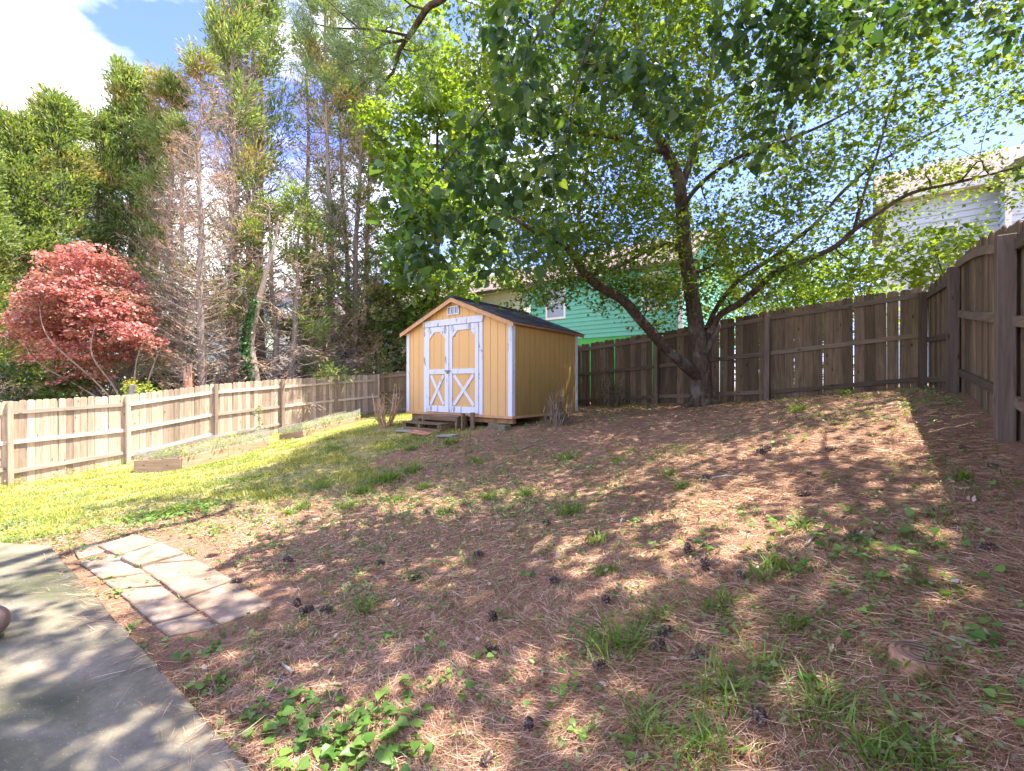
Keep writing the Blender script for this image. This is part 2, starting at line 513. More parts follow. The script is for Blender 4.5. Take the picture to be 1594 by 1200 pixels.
m, nt, out = new_mat('paver_stone'); b = NB(nt)
oi = b.n('ShaderNodeObjectInfo'); p = b.pos()
n1 = b.noise(p, 5, 7, 0.65, 0.5); grit = b.noise(p, 130, 3, 0.8)
col = b.ramp(n1, [(0.38,(0.10,0.08,0.06)),(0.5,(0.195,0.16,0.127)),(0.62,(0.29,0.25,0.21))])
col = b.mix(b.math('MULTIPLY', oi.outputs['Random'], 0.5), col, (0.36,0.24,0.17))
col = b.mix(b.ramp(grit, [(0.3,(0.4,0.4,0.4)),(0.55,(0,0,0))]), col, (0.2,0.16,0.13))
b.principled(out, col, 0.93, b.bump(grit, 0.5, 0.004), 0.15); M['paver'] = m

# ground: pine-straw litter / lawn soil by the vertex mask 'lawn'
m, nt, out = new_mat('yard_ground'); b = NB(nt)
p = b.pos()
at = b.n('ShaderNodeAttribute'); at.attribute_name = 'lawn'
n1 = b.noise(p, 1.3, 5, 0.6); n2 = b.noise(p, 11, 6, 0.7); n3 = b.noise(p, 55, 4, 0.75, 1.5)
straw = b.ramp(n3, [(0.28,(0.11,0.058,0.035)),(0.5,(0.30,0.172,0.110)),(0.72,(0.53,0.36,0.25))])
straw = b.mix(b.math('MULTIPLY', b.ramp(n2, [(0.5,(0,0,0)),(0.68,(1,1,1))]), 0.45), straw, (0.13,0.07,0.048))
straw = b.mix(b.math('MULTIPLY', b.ramp(n1, [(0.52,(0,0,0)),(0.65,(1,1,1))]), 0.35), straw, (0.34,0.19,0.125))
lawn = b.ramp(n3, [(0.3,(0.16,0.14,0.05)),(0.55,(0.34,0.29,0.11)),(0.75,(0.52,0.42,0.24))])
lawn = b.mix(b.math('MULTIPLY', b.ramp(n2, [(0.5,(0,0,0)),(0.62,(1,1,1))]), 0.5), lawn, (0.40,0.29,0.18))
f = b.math('ADD', at.outputs['Fac'], b.math('MULTIPLY', b.math('SUBTRACT', n2, 0.5), 1.1))
f = b.ramp(f, [(0.38,(0,0,0)),(0.62,(1,1,1))])
col = b.mix(f, straw, lawn)
b.principled(out, col, 0.95, b.bump(b.math('ADD', n3, n2), 0.9, 0.025), 0.1); M['ground'] = m

M['needles'] = island_mat('pine_needle_litter', [(0.0,(0.17,0.080,0.046)),(0.45,(0.38,0.205,0.125)),(0.8,(0.56,0.355,0.235)),(1.0,(0.75,0.58,0.43))], 0.7)
M['dead_leaf'] = island_mat('dry_leaf_litter', [(0.0,(0.14,0.07,0.045)),(0.4,(0.30,0.18,0.12)),(0.75,(0.44,0.32,0.24)),(0.93,(0.54,0.48,0.43)),(1.0,(0.6,0.27,0.10))], 0.8, 0.15)
M['grass'] = leaf_mat('grass_blades', (0.07,0.15,0.022), (0.22,0.33,0.06), 0.4, 0.45)
M['lawn_grass'] = leaf_mat('lawn_blades', (0.17,0.23,0.03), (0.46,0.43,0.12), 0.4, 0.5, 0.8, (0.12,0.22,0.035), 0.7, 0.54)
M['weed'] = leaf_mat('weed_leaves', (0.07,0.17,0.03), (0.20,0.33,0.07), 0.4, 0.4)
M['clover'] = leaf_mat('pale_groundcover', (0.12,0.20,0.07), (0.28,0.34,0.14), 0.35, 0.5)
M['maple_leaf'] = leaf_mat('small_maple_leaves', (0.05,0.115,0.018), (0.17,0.26,0.045), 0.58, 0.4, 0.5, (0.20,0.25,0.04), 0.6, 0.53)
M['near_leaf'] = leaf_mat('heart_shaped_leaves', (0.022,0.062,0.022), (0.075,0.150,0.038), 0.48, 0.28, 1.2, (0.17,0.24,0.04), 0.6, 0.58)
M['bright_leaf'] = leaf_mat('sunlit_green_leaves', (0.10,0.20,0.02), (0.24,0.34,0.05), 0.5, 0.45)
M['mid_leaf'] = leaf_mat('mid_green_leaves', (0.035,0.09,0.018), (0.11,0.18,0.04), 0.4, 0.45)
M['dark_leaf'] = leaf_mat('dark_green_leaves', (0.018,0.055,0.018), (0.05,0.11,0.03), 0.3, 0.35)
M['red_leaf'] = leaf_mat('red_maple_leaves', (0.30,0.095,0.080), (0.76,0.42,0.38), 0.4, 0.45, 0.9, (0.30,0.20,0.13), 0.85, 0.49, (1.3,0.9,0.8))
M['photinia'] = leaf_mat('yellow_green_leaves', (0.16,0.24,0.03), (0.36,0.42,0.08), 0.4, 0.4, 3.0, (0.55,0.12,0.07), 0.7, 0.62)
M['cypress'] = leaf_mat('cypress_sprays', (0.10,0.175,0.05), (0.30,0.39,0.12), 0.38, 0.6, 0.45, (0.40,0.27,0.12), 0.6, 0.56)
M['cypress_dark'] = leaf_mat('dark_cypress_sprays', (0.10,0.165,0.05), (0.28,0.36,0.11), 0.38, 0.6, 0.6, (0.42,0.24,0.11), 0.6, 0.54)
M['pine_green'] = island_mat('green_pine_needles', [(0,(0.05,0.10,0.035)),(1,(0.16,0.24,0.09))], 0.5, 0.3)
M['ivy'] = leaf_mat('ivy_leaves', (0.02,0.08,0.015), (0.06,0.17,0.03), 0.3, 0.35)
M['bark_maple'] = bark_mat('maple_bark', (0.028,0.020,0.015), (0.17,0.125,0.095), (0.21,0.20,0.16), 0.28, 16)
M['bark_limb'] = bark_mat('limb_bark', (0.022,0.016,0.013), (0.13,0.09,0.068), (0.19,0.18,0.14), 0.7, 15)
M['bark_cyp'] = bark_mat('cypress_bark', (0.14,0.11,0.092), (0.38,0.315,0.27), (0.36,0.32,0.28), 0.15, 8)
M['bark_pale'] = bark_mat('pale_bark', (0.24,0.19,0.155), (0.46,0.39,0.33), None, 0.3, 6)
M['bark_iv'] = bark_mat('grey_tan_bark', (0.15,0.115,0.095), (0.36,0.29,0.24), None, 0.3, 6)
M['dead_twig'] = island_mat('dead_twigs', [(0,(0.17,0.125,0.10)),(0.5,(0.36,0.29,0.235)),(1,(0.56,0.48,0.41))], 0.9)
M['dead_spray'] = island_mat('brown_dead_sprays', [(0,(0.25,0.14,0.08)),(0.5,(0.45,0.29,0.19)),(1,(0.62,0.47,0.34))], 0.9, 0.2)
M['twig'] = bark_mat('twig_bark', (0.035,0.024,0.018), (0.10,0.07,0.05), None, 1.0, 10)
M['twig_red'] = island_mat('reddish_stems', [(0,(0.34,0.17,0.10)),(0.5,(0.50,0.31,0.20)),(1,(0.62,0.48,0.35))], 0.8)
M['twig_grey'] = island_mat('grey_brown_stems', [(0,(0.10,0.07,0.05)),(0.6,(0.24,0.18,0.13)),(1,(0.38,0.31,0.24))], 0.9)
M['cone'] = island_mat('pine_cone_scales', [(0,(0.045,0.028,0.022)),(0.5,(0.12,0.08,0.065)),(1,(0.32,0.26,0.23))], 0.8)
M['stick'] = flat_mat('grey_lichened_stick', (0.30,0.26,0.22), 0.9, 0.4, 40, 0.4)
M['stump'] = flat_mat('rotting_stump_wood', (0.34,0.20,0.12), 0.95, 0.4, 16, 0.6)
M['rock'] = flat_mat('brown_stone', (0.22,0.15,0.125), 0.85, 0.25, 14, 0.4)
M['board_red'] = flat_mat('reddish_board', (0.42,0.20,0.12), 0.85, 0.25, 10, 0.3)
M['slate'] = flat_mat('grey_slab', (0.24,0.24,0.20), 0.9, 0.25, 12, 0.3)
m, nt, out = new_mat('wire_netting'); b = NB(nt)
wv = b.n('ShaderNodeTexBrick'); wv.offset = 0.5
wv.inputs['Scale'].default_value = 1.0; wv.inputs['Brick Width'].default_value = 0.03; wv.inputs['Row Height'].default_value = 0.02; wv.inputs['Mortar Size'].default_value = 0.0028
wv.inputs['Color1'].default_value = (0,0,0,1); wv.inputs['Color2'].default_value = (0,0,0,1); wv.inputs['Mortar'].default_value = (1,1,1,1)
b.l(b.coord('UV'), wv.inputs['Vector'])
tr = b.n('ShaderNodeBsdfTransparent'); df = b.n('ShaderNodeBsdfDiffuse'); df.inputs[0].default_value = (0.42,0.40,0.37,1)
mx = b.n('ShaderNodeMixShader')
b.l(b.math('MINIMUM', b.math('ADD', wv.outputs['Color'], 0.12), 1.0), mx.inputs[0]); b.l(tr.outputs[0], mx.inputs[1]); b.l(df.outputs[0], mx.inputs[2]); b.l(mx.outputs[0], out.inputs['Surface'])
M['netting'] = m

# ------------------------------------------------------------------ terrain
A_R = np.array([0.798, -0.603])            # yard axis to the right, towards the camera
B_D = np.array([0.603, 0.798])             # yard axis away
CP = np.array([
 (-4.2,4.2,-1.52),(-1.0,1.7,-1.52),(-2.0,0,-1.52),(-6,2,-1.58),(-3,-2,-1.55),(0,1,-1.50),(-2.1,3.5,-1.505),(-3.4,3.9,-1.505),(-1.5,2.6,-1.505),
 (0,9.25,-.86),(-2.53,11.16,-.93),(1.6,11.4,-.68),(-.9,13.3,-.82),(-1.5,9.3,-1.02),(1.0,6.2,-1.08),(-1.5,6.0,-1.32),
 (4.2,10.2,-.46),(3.68,11.6,-.44),(5.5,9.9,-.30),(7.3,8.16,-.05),(5.57,5.86,-.09),(3.99,3.74,-.47),(2.45,1.65,-.86),(1.0,1.4,-1.22),(2.5,3.6,-.78),
 (-11.9,10.9,-2.36),(-10.7,12.8,-2.16),(-9.5,14.7,-1.94),(-8.3,16.6,-1.74),(-7.15,18.5,-1.5),(-5.95,20.4,-1.26),(-2.6,17.4,-1.0),
 (-8.2,11.4,-2.08),(-6.93,13.1,-1.76),(-6.6,13.6,-1.66),(-5.55,15.8,-1.32),(-3.0,10.8,-.97),(-5,9,-1.55),(-8,7,-1.98),(-10,8,-2.2),
 (-13,3,-2.2),(-20,14,-2.9),(-14,26,-2.2),(0,27,-1.0),(9,14,-.1),(12,6,.1),(8,0,-.4),(0,-8,-1.5),(-12,-8,-2.0),(16,20,0.1),(-24,30,-2.6)], float)
def _U(r2): return 0.5 * r2 * np.log(r2 + 1e-12)
_n = len(CP)
_K = _U(((CP[:,None,:2]-CP[None,:,:2])**2).sum(-1)) + np.eye(_n) * 0.02
_P = np.c_[np.ones(_n), CP[:,:2]]
_A = np.block([[_K, _P],[_P.T, np.zeros((3,3))]])
_W = np.linalg.solve(_A, np.r_[CP[:,2], 0,0,0])
def gz0(x, y):
    x = np.atleast_1d(np.asarray(x, float)); y = np.atleast_1d(np.asarray(y, float))
    sh = x.shape; xf, yf = x.ravel(), y.ravel()
    out = np.empty(len(xf))
    for i in range(0, len(xf), 40000):
        a, c = xf[i:i+40000], yf[i:i+40000]
        r2 = (a[:,None]-CP[None,:,0])**2 + (c[:,None]-CP[None,:,1])**2
        z = _U(r2) @ _W[:_n] + _W[_n] + _W[_n+1]*a + _W[_n+2]*c
        r = np.hypot(a + 2, c - 9)
        t = np.clip((r - 20) / 20, 0, 1); t = t*t*(3-2*t)
        out[i:i+40000] = z*(1-t) + (-1.9)*t
    return out.reshape(sh)
def rough(x, y):
    flat_ = 1 - .85*np.exp(-(((x+2.6)/1.5)**2 + ((y-3.3)/1.2)**2)**2)
    return flat_*(0.018*np.sin(2.1*x+1.3*np.sin(1.7*y)) * np.cos(1.9*y+0.8*np.sin(2.3*x))
            + 0.010*np.sin(6.3*x+2*np.sin(3.9*y)+1.0)*np.sin(5.7*y+1.6*np.sin(4.1*x))
            + 0.006*np.sin(15*x+1.7*np.sin(11*y))*np.cos(14*y+1.5*np.sin(9*x)))
def gz(x, y):
    x = np.atleast_1d(np.asarray(x, float)); y = np.atleast_1d(np.asarray(y, float))
    return gz0(x, y) + rough(x, y)
def gz1(x, y): return float(gz(x, y)[0])
def hit(px, py, lift=0.0):
    """where the sight line through photo pixel (px,py) meets the ground"""
    dx, dz = (px-797)/F, (600-py)/F
    Y = np.linspace(1.0, 26, 1500)
    d = dz*Y - gz(dx*Y, Y)
    k = np.where((d[:-1] > 0) & (d[1:] <= 0))[0]
    i = k[0] if len(k) else int(np.argmin(np.abs(d)))
    y = Y[i]
    return np.array([dx*y, y, gz1(dx*y, y) + lift])
def at(px, py, Y): return np.array([(px-797)/F*Y, Y, (600-py)/F*Y])

def ss(v, a, b): 
    t = np.clip((v-a)/(b-a), 0, 1); return t*t*(3-2*t)
def lawn_mask(x, y):
    """1 = lawn, 0 = pine straw"""
    x = np.asarray(x, float); y = np.asarray(y, float)
    # line from (-4.6,4.7) to (-1.2,9.0), lawn to its left
    nx, ny = -0.78, 0.63
    d = (x + 4.3)*nx + (y - 5.2)*ny
    wob = 0.5*np.sin(1.1*x+0.7*y) + 0.35*np.sin(2.7*y-1.3*x) 
    m = ss(d + wob, -1.5, 1.3)
    right = ss(x - 0.25*(y-9), -0.6, 1.2)
    m = m*(1-right)
    return m
def axis_grid(lo, hi, step, far, n):
    core = np.arange(lo, hi + step/2, step)
    g = np.geomspace(step*1.5, far, n)
    return np.r_[(lo - np.cumsum(np.diff(np.r_[0, g])))[::-1], core, hi + np.cumsum(np.diff(np.r_[0, g]))]
gx = axis_grid(-12.5, 8.2, 0.11, 500, 26); gy = axis_grid(0.4, 20.6, 0.11, 500, 26)
X, Y = np.meshgrid(gx, gy)
Z = gz(X, Y)
nx, ny = len(gx), len(gy)
idx = np.arange(nx*ny).reshape(ny, nx)
q = np.stack([idx[:-1,:-1], idx[:-1,1:], idx[1:,1:], idx[1:,:-1]], -1).reshape(-1, 4)
me = mesh_np('ground', np.stack([X, Y, Z], -1).reshape(-1, 3), [q], M['ground'], True)
att = me.attributes.new('lawn', 'FLOAT', 'POINT')
lm = lawn_mask(X, Y)
outside = np.clip((np.hypot(X+2, Y-9)-17)/4, 0, 1)
lm = np.maximum(lm, outside*0.9)
att.data.foreach_set('value', lm.ravel().astype(np.float32))
ground = tag(link('ground', me), kind='structure')

# ------------------------------------------------------------------ patio and paver path
def yard(px_, s, t, z): return np.array([px_[0] + A_R[0]*s + B_D[0]*t, px_[1] + A_R[1]*s + B_D[1]*t, z])
pA = np.array([-4.14, 4.13]); pB = np.array([-0.93, 1.70])
ed = (pB - pA) / np.linalg.norm(pB - pA)
nd_ = np.array([ed[1], -ed[0]]); nd_ = nd_ if nd_[0] < 0 else -nd_     # away from the lawn side
slab = MB()
c0 = pA; c1 = pB + ed*4.2
far1 = pA + np.array([-4.2, 0.75])*1.6; far2 = c1 + nd_*5.5
rr = [tuple(c0), tuple(c1), tuple(far2), tuple(far1)]
zt, zb = -1.435, -1.70
re_ = random.Random(4)
edge_pts = [tuple(c0 + (c1-c0)*t + nd_*re_.uniform(0, .012)) for t in np.linspace(0, 1, 90)]
edge_pts += [tuple(far2)] + [tuple(far1 + (c0-far1)*t + np.array([re_.uniform(-.01,.01), re_.uniform(-.012,.012)])) for t in np.linspace(0, .97, 40)]
n_ = len(edge_pts)
slab.add([(x, y, zb) for x, y in edge_pts] + [(x, y, zt) for x, y in edge_pts], [tuple(range(n_-1,-1,-1)), tuple(range(n_, 2*n_))] + [(i, (i+1) % n_, (i+1) % n_ + n_, i + n_) for i in range(n_)])
tag(slab.build('patio', M['concrete'], bevel=0.012), kind='structure')

path = tag(empty('path', (0,0,0)), kind='structure')
def quad_px(p0, p1, p2, p3, z):
    return [np.array([(a-797)/F*(-z*F/(b_-600)), -z*F/(b_-600)]) for a, b_ in (p0, p1, p2, p3)]
def stone(corners, z, tilt=0.0, gap=0.006):
    gap = max(gap, .013); z = z + rng.uniform(-.006,.004)
    c = sum(corners)/4
    cs = [c + (p-c)*(1-gap/ max(np.linalg.norm(p-c),1e-3)) for p in corners]
    mb = MB()
    th = 0.05
    zz = [z + tilt*((p-c) @ np.array([0.7,0.3])) for p in cs]
    mb.add([(p[0],p[1],q_-th) for p,q_ in zip(cs,zz)] + [(p[0],p[1],q_) for p,q_ in zip(cs,zz)], [(3,2,1,0),(4,5,6,7),(0,1,5,4),(1,2,6,5),(2,3,7,6),(3,0,4,7)])
    mb.build('paving_stone', M['paver'], path, bevel=0.007)
def lerp(a, b_, t): return a + (b_-a)*t
zp = -1.490
# right column: between the middle joint and the outer edge
mid = quad_px((186,858),(283.5,930),(342,972),(342,972), zp)[:3]
outr = quad_px((285,857),(366,901.5),(429,940.5),(429,940.5), zp)[:3]
for i in range(3):
    stone([lerp(mid[0],mid[1],i/3), lerp(mid[0],mid[1],(i+1)/3), lerp(outr[0],outr[1],(i+1)/3), lerp(outr[0],outr[1],i/3)], zp, rng.uniform(-.03,.03), 0.004)
stone([mid[1], lerp(mid[1],mid[2],.52), lerp(outr[1],outr[2],.52), outr[1]], zp, 0.02)
stone([lerp(mid[1],mid[2],.52), mid[2], outr[2], lerp(outr[1],outr[2],.52)], zp, -0.02)
# raised pair beyond
q1 = quad_px((184,866),(213,880),(288,860),(250,843), -1.465)
stone([q1[0], q1[1], q1[2], q1[3]], -1.465, 0.02)
q2 = quad_px((150,848),(182,863),(250,842),(212,830), -1.475)
stone([q2[0], q2[1], q2[2], q2[3]], -1.475, 0.0)
# left column
lft = quad_px((121,873),(199,933),(243,972),(268,994), zp)
midl = [lerp(mid[0],mid[1],0.0)] + mid[1:]
L0, L1, L2, L3 = lft
for i in range(4):
    a0, a1 = lerp(L0, L1, i/4), lerp(L0, L1, (i+1)/4)
    b0, b1 = lerp(mid[0], mid[1], i/4), lerp(mid[0], mid[1], (i+1)/4)
    stone([a0, a1, b1, b0], zp - 0.006*rng.random(), rng.uniform(-.04,.04), 0.012)
ml = lerp(mid[1], mid[2], .5)
stone([L1, lerp(L1,L2,.9), ml, mid[1]], zp-.004, 0.01, 0.01)
stone([lerp(L1,L2,.9), L3 - (L3-L2)*.35, mid[2], ml], zp-.008, 0.01, 0.01)
q3 = quad_px((112,852),(122,868),(168,855),(150,842), -1.49)
stone(q3, -1.49, 0.0)

# ------------------------------------------------------------------ fences
def picket_mesh(name, w, h, th, mat, seed):
    r_ = random.Random(seed)
    e = 0.028
    mb = MB()
    wob = r_.uniform(-.004,.004)
    mb.prism([(-w/2,0),(w/2,0),(w/2+wob*.3,h-.03),(w/2-e,h),(-w/2+e,h+wob*.3),(-w/2,h-.03)], -th/2, th/2)
    return mb.mesh(name, mat, bevel=0.0055)

def fence(name, label, P, tops, bots, rails, nper, mats, faceside, post_w=0.09, post_drop=0.0, gaps=(), lean=0.0, skip_posts=()):
    """P: post positions (x,y); tops: picket top z; bots: ground z at posts; rails: offsets from top"""
    pick, railm, postm = mats
    root = tag(empty(name, (P[0][0], P[0][1], bots[0])), label, 'fence', 'wooden boundary fences')
    o0 = np.array([P[0][0], P[0][1], bots[0]])
    P = [np.array(p, float) for p in P]
    meshes = {}
    r_ = random.Random(len(name) + int(abs(P[0][0])*10))
    for i, p in enumerate(P):
        d = (P[min(i+1, len(P)-1)] - P[max(i-1, 0)]); d /= np.linalg.norm(d)
        n = np.array([d[1], -d[0]]) * faceside
        if i not in skip_posts:
            mb = MB()
            h = tops[i] - bots[i] + 0.25 - post_drop
            w = post_w
            mb.box(-w/2, w/2, -w/2, w/2, 0, h)
            po = mb.build('post', postm, root, bevel=0.006)
            c = p + n*(w/2 + 0.022)
            po.location = (c[0]-o0[0], c[1]-o0[1], bots[i]-0.25-o0[2])
            po.rotation_euler = (r_.uniform(-.008,.008), r_.uniform(-.008,.008)+lean, math.atan2(d[1], d[0]))
        if i == len(P)-1: break
        q_ = P[i+1]; L = np.linalg.norm(q_ - p); dd = (q_-p)/L; nn = np.array([dd[1], -dd[0]])*faceside
        ang = math.atan2(dd[1], dd[0])
        npk = nper[i] if isinstance(nper, (list, tuple)) else nper
        pitch = L/npk
        w = pitch - 0.0015
        mfun = rails_top(tops, i) if False else None
        for k in range(npk):
            t = (k+0.5)/npk
            zt_ = tops[i]*(1-t) + tops[i+1]*t
            if isinstance(rails, dict) and i in rails.get('curve', {}): zt_ += rails['curve'][i]*4*t*(1-t)
            zg = min(bots[i]*(1-t) + bots[i+1]*t, float(gz0(*(p+dd*L*t))[0]) )
            wk = w - 0.013 if (i, k) in gaps else w
            key = (round(wk, 4), r_.randrange(3))
            if key not in meshes: meshes[key] = [picket_mesh('picket', wk, 2.30, 0.018, pick, s_) for s_ in (key[1],)][0]
            if (i, k) in gaps: 
                off = 0.0
            else: off = 0.0
            o = link('picket', meshes[key], root)
            c = p + dd*(L*t + off) + nn*(-0.009)
            h = zt_ - zg + 0.03
            ztop = zt_ + r_.uniform(-.016,.012)
            o.location = (c[0]-o0[0], c[1]-o0[1], ztop-2.30-o0[2])
            o.rotation_euler = (r_.uniform(-.004,.004), r_.uniform(-.007,.007), ang + r_.uniform(-.012,.012))
        for ro in (rails['off'][i] if isinstance(rails, dict) else rails):
            (z0, z1) = ro if isinstance(ro, tuple) else (tops[i]-ro, tops[i+1]-ro)
            a = p + dd*(0.047) + nn*(0.020); c2 = q_ - dd*(0.047) + nn*(0.020)
            slope = (z1-z0)/L
            curve = rails.get('curve', {}).get(i, 0) if isinstance(rails, dict) else 0
            mb = MB()
            seg = 5 if (curve and ro is rails['off'][i][0]) else 1
            pts = []
            for s_ in range(seg+1):
                t = s_/seg
                pts.append((np.linalg.norm(c2-a)*t, z0 + (z1-z0)*t + (curve*4*t*(1-t) if seg > 1 else 0)))
            hw = 0.043
            poly = [(x, z-hw) for x, z in pts] + [(x, z+hw) for x, z in reversed(pts)]
            mb.prism([(x, z - z0) for x, z in poly], -0.0195, 0.0195)
            o = mb.build('rail', railm, root, bevel=0.0)
            o.location = (a[0]-o0[0], a[1]-o0[1], z0-o0[2])
            o.rotation_euler = (0, 0, ang)
    return root

# left fence (posts counted from the frame's left edge), one more bay out of frame
s_step = (1.19, 1.908)
LP = [(-11.9 + s_step[0]*t, 10.9 + s_step[1]*t) for t in (-1, 0, 1, 2, 3, 4, 5)]
Ltop = [-0.60, -0.37, -0.26, 0.05, 0.22, 0.38, 0.50]
Lbot = [-2.50, -2.36, -2.16, -1.94, -1.74, -1.50, -1.26]
fence('picket_fence', 'long sunlit tan picket fence running along the left side behind the raised beds', LP, Ltop, Lbot,
      {'off': [[(Ltop[i]-.27, Ltop[i+1]-.27), (Ltop[i]-.98, Ltop[i+1]-.98), (Ltop[i]-1.68, Ltop[i+1]-1.60)] for i in range(6)], 'curve': {}},
      16, (M['fence_light'], M['rail_light'], M['fence_light']), 1, 0.10, 0.0)
# back fence, from the far corner to the corner under the pale house
BPts = [(5.50, 9.90), (3.68, 11.6)]
st = np.array([-1.82, 1.70])
back = [(7.32, 8.19), (5.50, 9.90), (3.68, 11.6)]
kmax = 5.27
for k in range(1, 5): back.append((3.68 + st[0]*k, 11.6 + st[1]*k))
back.append((-5.86, 20.36))
back = back[::-1]
Btop = [0.52, 0.66, 0.86, 0.98, 1.17, 1.34, 1.60, 1.77]
Bbot = [-1.26, -1.10, -0.98, -0.80, -0.62, -0.44, -0.30, -0.05]
boff = []
for i in range(7):
    boff.append([(Btop[i]-.16, Btop[i+1]-.16), (lerp(Bbot[i],Btop[i],.52), lerp(Bbot[i+1],Btop[i+1],.52)), (Bbot[i]+.16, Bbot[i+1]+.16)])
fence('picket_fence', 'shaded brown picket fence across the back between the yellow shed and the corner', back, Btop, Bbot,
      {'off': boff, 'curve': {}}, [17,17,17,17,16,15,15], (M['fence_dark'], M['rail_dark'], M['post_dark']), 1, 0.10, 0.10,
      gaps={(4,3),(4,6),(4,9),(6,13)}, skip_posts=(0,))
# right fence coming towards the camera
RP = [(7.30, 8.06), (5.72, 5.86), (4.12, 3.74), (2.54, 1.62), (0.96, -0.50)]
Rtop = [1.74, 1.62, 1.33, 1.08, 0.80]
Rbot = [-0.05, -0.09, -0.47, -0.86, -1.2]
roff = [[(1.56,1.40),(.80,.66),(.10,.10)], [(1.54,1.12),(.91,.54),(.17,-.10)], [(1.14,.88),(.52,.2),(-.13,-.5)], [(.78,.48),(.2,-.1),(-.5,-.85)]]
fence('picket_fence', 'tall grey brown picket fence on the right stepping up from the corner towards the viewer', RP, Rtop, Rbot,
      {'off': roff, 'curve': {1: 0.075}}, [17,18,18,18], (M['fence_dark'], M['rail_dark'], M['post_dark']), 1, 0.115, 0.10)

# ------------------------------------------------------------------ shed
FL = (-2.53, 11.16)
RZ = math.atan2(A_R[1], A_R[0])
W_, L_, Z0 = 3.17, 2.66, -0.62
shed = tag(empty('garden_shed', (FL[0], FL[1], Z0), RZ), 'yellow wooden shed with white cross-braced double doors and dark shingle roof', 'shed')
HP, HA = 1.89, 2.52                        # plate and apex heights over the shed floor
slope = (HA-HP)/(W_/2)
def gable(x): return HA - abs(x - W_/2)*slope
# dark core just inside, so the grooves read as grooves
core = MB().prism([(0.03,0.0),(W_-.03,0.0),(W_-.03,HP-.02),(W_/2,HA-.03),(.03,HP-.02)], 0.02, L_-.02)
core.build('wall', M['shed_dark'], shed)
g = 0.2
def sboard(x0, x1, front=True):
    mb = MB()
    if front:
        ps = [(x0, 0), (x1, 0), (x1, gable(x1))]
        if x0 < W_/2 < x1: ps.append((W_/2, HA))
        ps.append((x0, gable(x0)))
        mb.prism(ps, 0.0, 0.019)
    return mb
x = 0.0; gr = 0.010
while x < W_ - 0.01:
    x1 = min(x + g, W_)
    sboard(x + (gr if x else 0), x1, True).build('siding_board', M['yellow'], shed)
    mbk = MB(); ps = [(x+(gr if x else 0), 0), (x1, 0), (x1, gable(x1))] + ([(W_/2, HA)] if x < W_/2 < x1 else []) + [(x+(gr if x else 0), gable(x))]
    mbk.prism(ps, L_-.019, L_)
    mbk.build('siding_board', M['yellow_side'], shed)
    x = x1
y = 0.021
while y < L_ - 0.03:
    y1 = min(y + g, L_-.021)
    for xs in ((W_-.019, W_), (0, .019)):
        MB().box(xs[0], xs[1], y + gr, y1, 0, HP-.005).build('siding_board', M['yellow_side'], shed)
    y = y1
# corner boards
wt = M['white_trim']
for (x0, x1) in ((-.02, .085), (W_-.085, W_+.02)):
    MB().box(x0, x1, -.022, -.002, -.02, gable(max(min((x0+x1)/2, W_), 0))-.02).build('corner_board', wt, shed, bevel=0.003)
    MB().box(x0, x1, L_+.002, L_+.022, -.02, HP-.02).build('corner_board', wt, shed, bevel=0.003)
for xs in ((W_+.002, W_+.021), (-.021, -.002)):
    MB().box(xs[0], xs[1], -.001, .085, -.02, HP-.03).build('corner_board', wt, shed, bevel=0.003)
    MB().box(xs[0], xs[1], L_-.085, L_+.001, -.02, HP-.03).build('corner_board', wt, shed, bevel=0.003)
# door frame and header
dz0, dz1 = 0.02, 1.965
MB().box(.60, .70, -.026, -.002, 0, dz1).build('door_frame', wt, shed, bevel=0.003)
MB().box(2.31, 2.41, -.026, -.002, 0, dz1).build('door_frame', wt, shed, bevel=0.003)
MB().prism([(.60,dz1+.002),(2.41,dz1+.002),(2.45,2.11),(.56,2.11)], -.045, -.002).build('door_frame', wt, shed, bevel=0.003)
def door(x0, x1, leafname='door'):
    dr = empty(leafname, (x0, -.002, dz0)); dr.parent = shed
    w = x1 - x0; h = dz1 - dz0 - .01
    xx = 0
    n = 3
    for k in range(n):
        MB().box(w*k/n + .004, w*(k+1)/n - .003, -.016, 0, .01, h).build('panel_board', M['yellow'], dr)
    MB().box(.02, w-.02, 0.0, .004, .02, h-.01).build('panel_board', M['shed_dark'], dr)
    y0, y1 = -.038, -.018
    sw = .095
    MB().box(0, sw, y0, y1, 0, h).build('stile', wt, dr, bevel=0.003)
    MB().box(w-sw, w, y0, y1, 0, h).build('stile', wt, dr, bevel=0.003)
    MB().box(sw+.002, w-sw-.002, y0, y1, 0, .14).build('door_rail', wt, dr, bevel=0.003)
    mz = .86
    MB().box(sw+.002, w-sw-.002, y0, y1, mz, mz+.11).build('door_rail', wt, dr, bevel=0.003)
    MB().box(sw+.002, w-sw-.002, y0, y1, h-.12, h).build('door_rail', wt, dr, bevel=0.003)
    # corner brackets that give the upper opening clipped corners
    MB().prism([(sw+.002,h-.122),(sw+.002,h-.27),(sw+.16,h-.122)], y0+.002, y1-.002).build('bracket', wt, dr, bevel=0.002)
    MB().prism([(w-sw-.002,h-.122),(w-sw-.16,h-.122),(w-sw-.002,h-.27)], y0+.002, y1-.002).build('bracket', wt, dr, bevel=0.002)
    # cross brace
    for s_, yy in ((1, -.030), (-1, -.024)):
        xa, xb = (sw+.045, w-sw-.045) if s_ > 0 else (w-sw-.045, sw+.045)
        MB().beam((xa, yy, .17), (xb, yy, mz-.03), 0.010 if s_ < 0 else .012, 0.075, up=(1,0,0) if False else (0,0,1)).build('cross_brace', wt, dr, bevel=0.002)
    return dr
d1 = door(.705, 1.40); d2 = door(1.44, 2.305)
MB().box(1.372, 1.442, -.058, -.040, .02, dz1-.03).build('astragal', wt, shed, bevel=0.003)
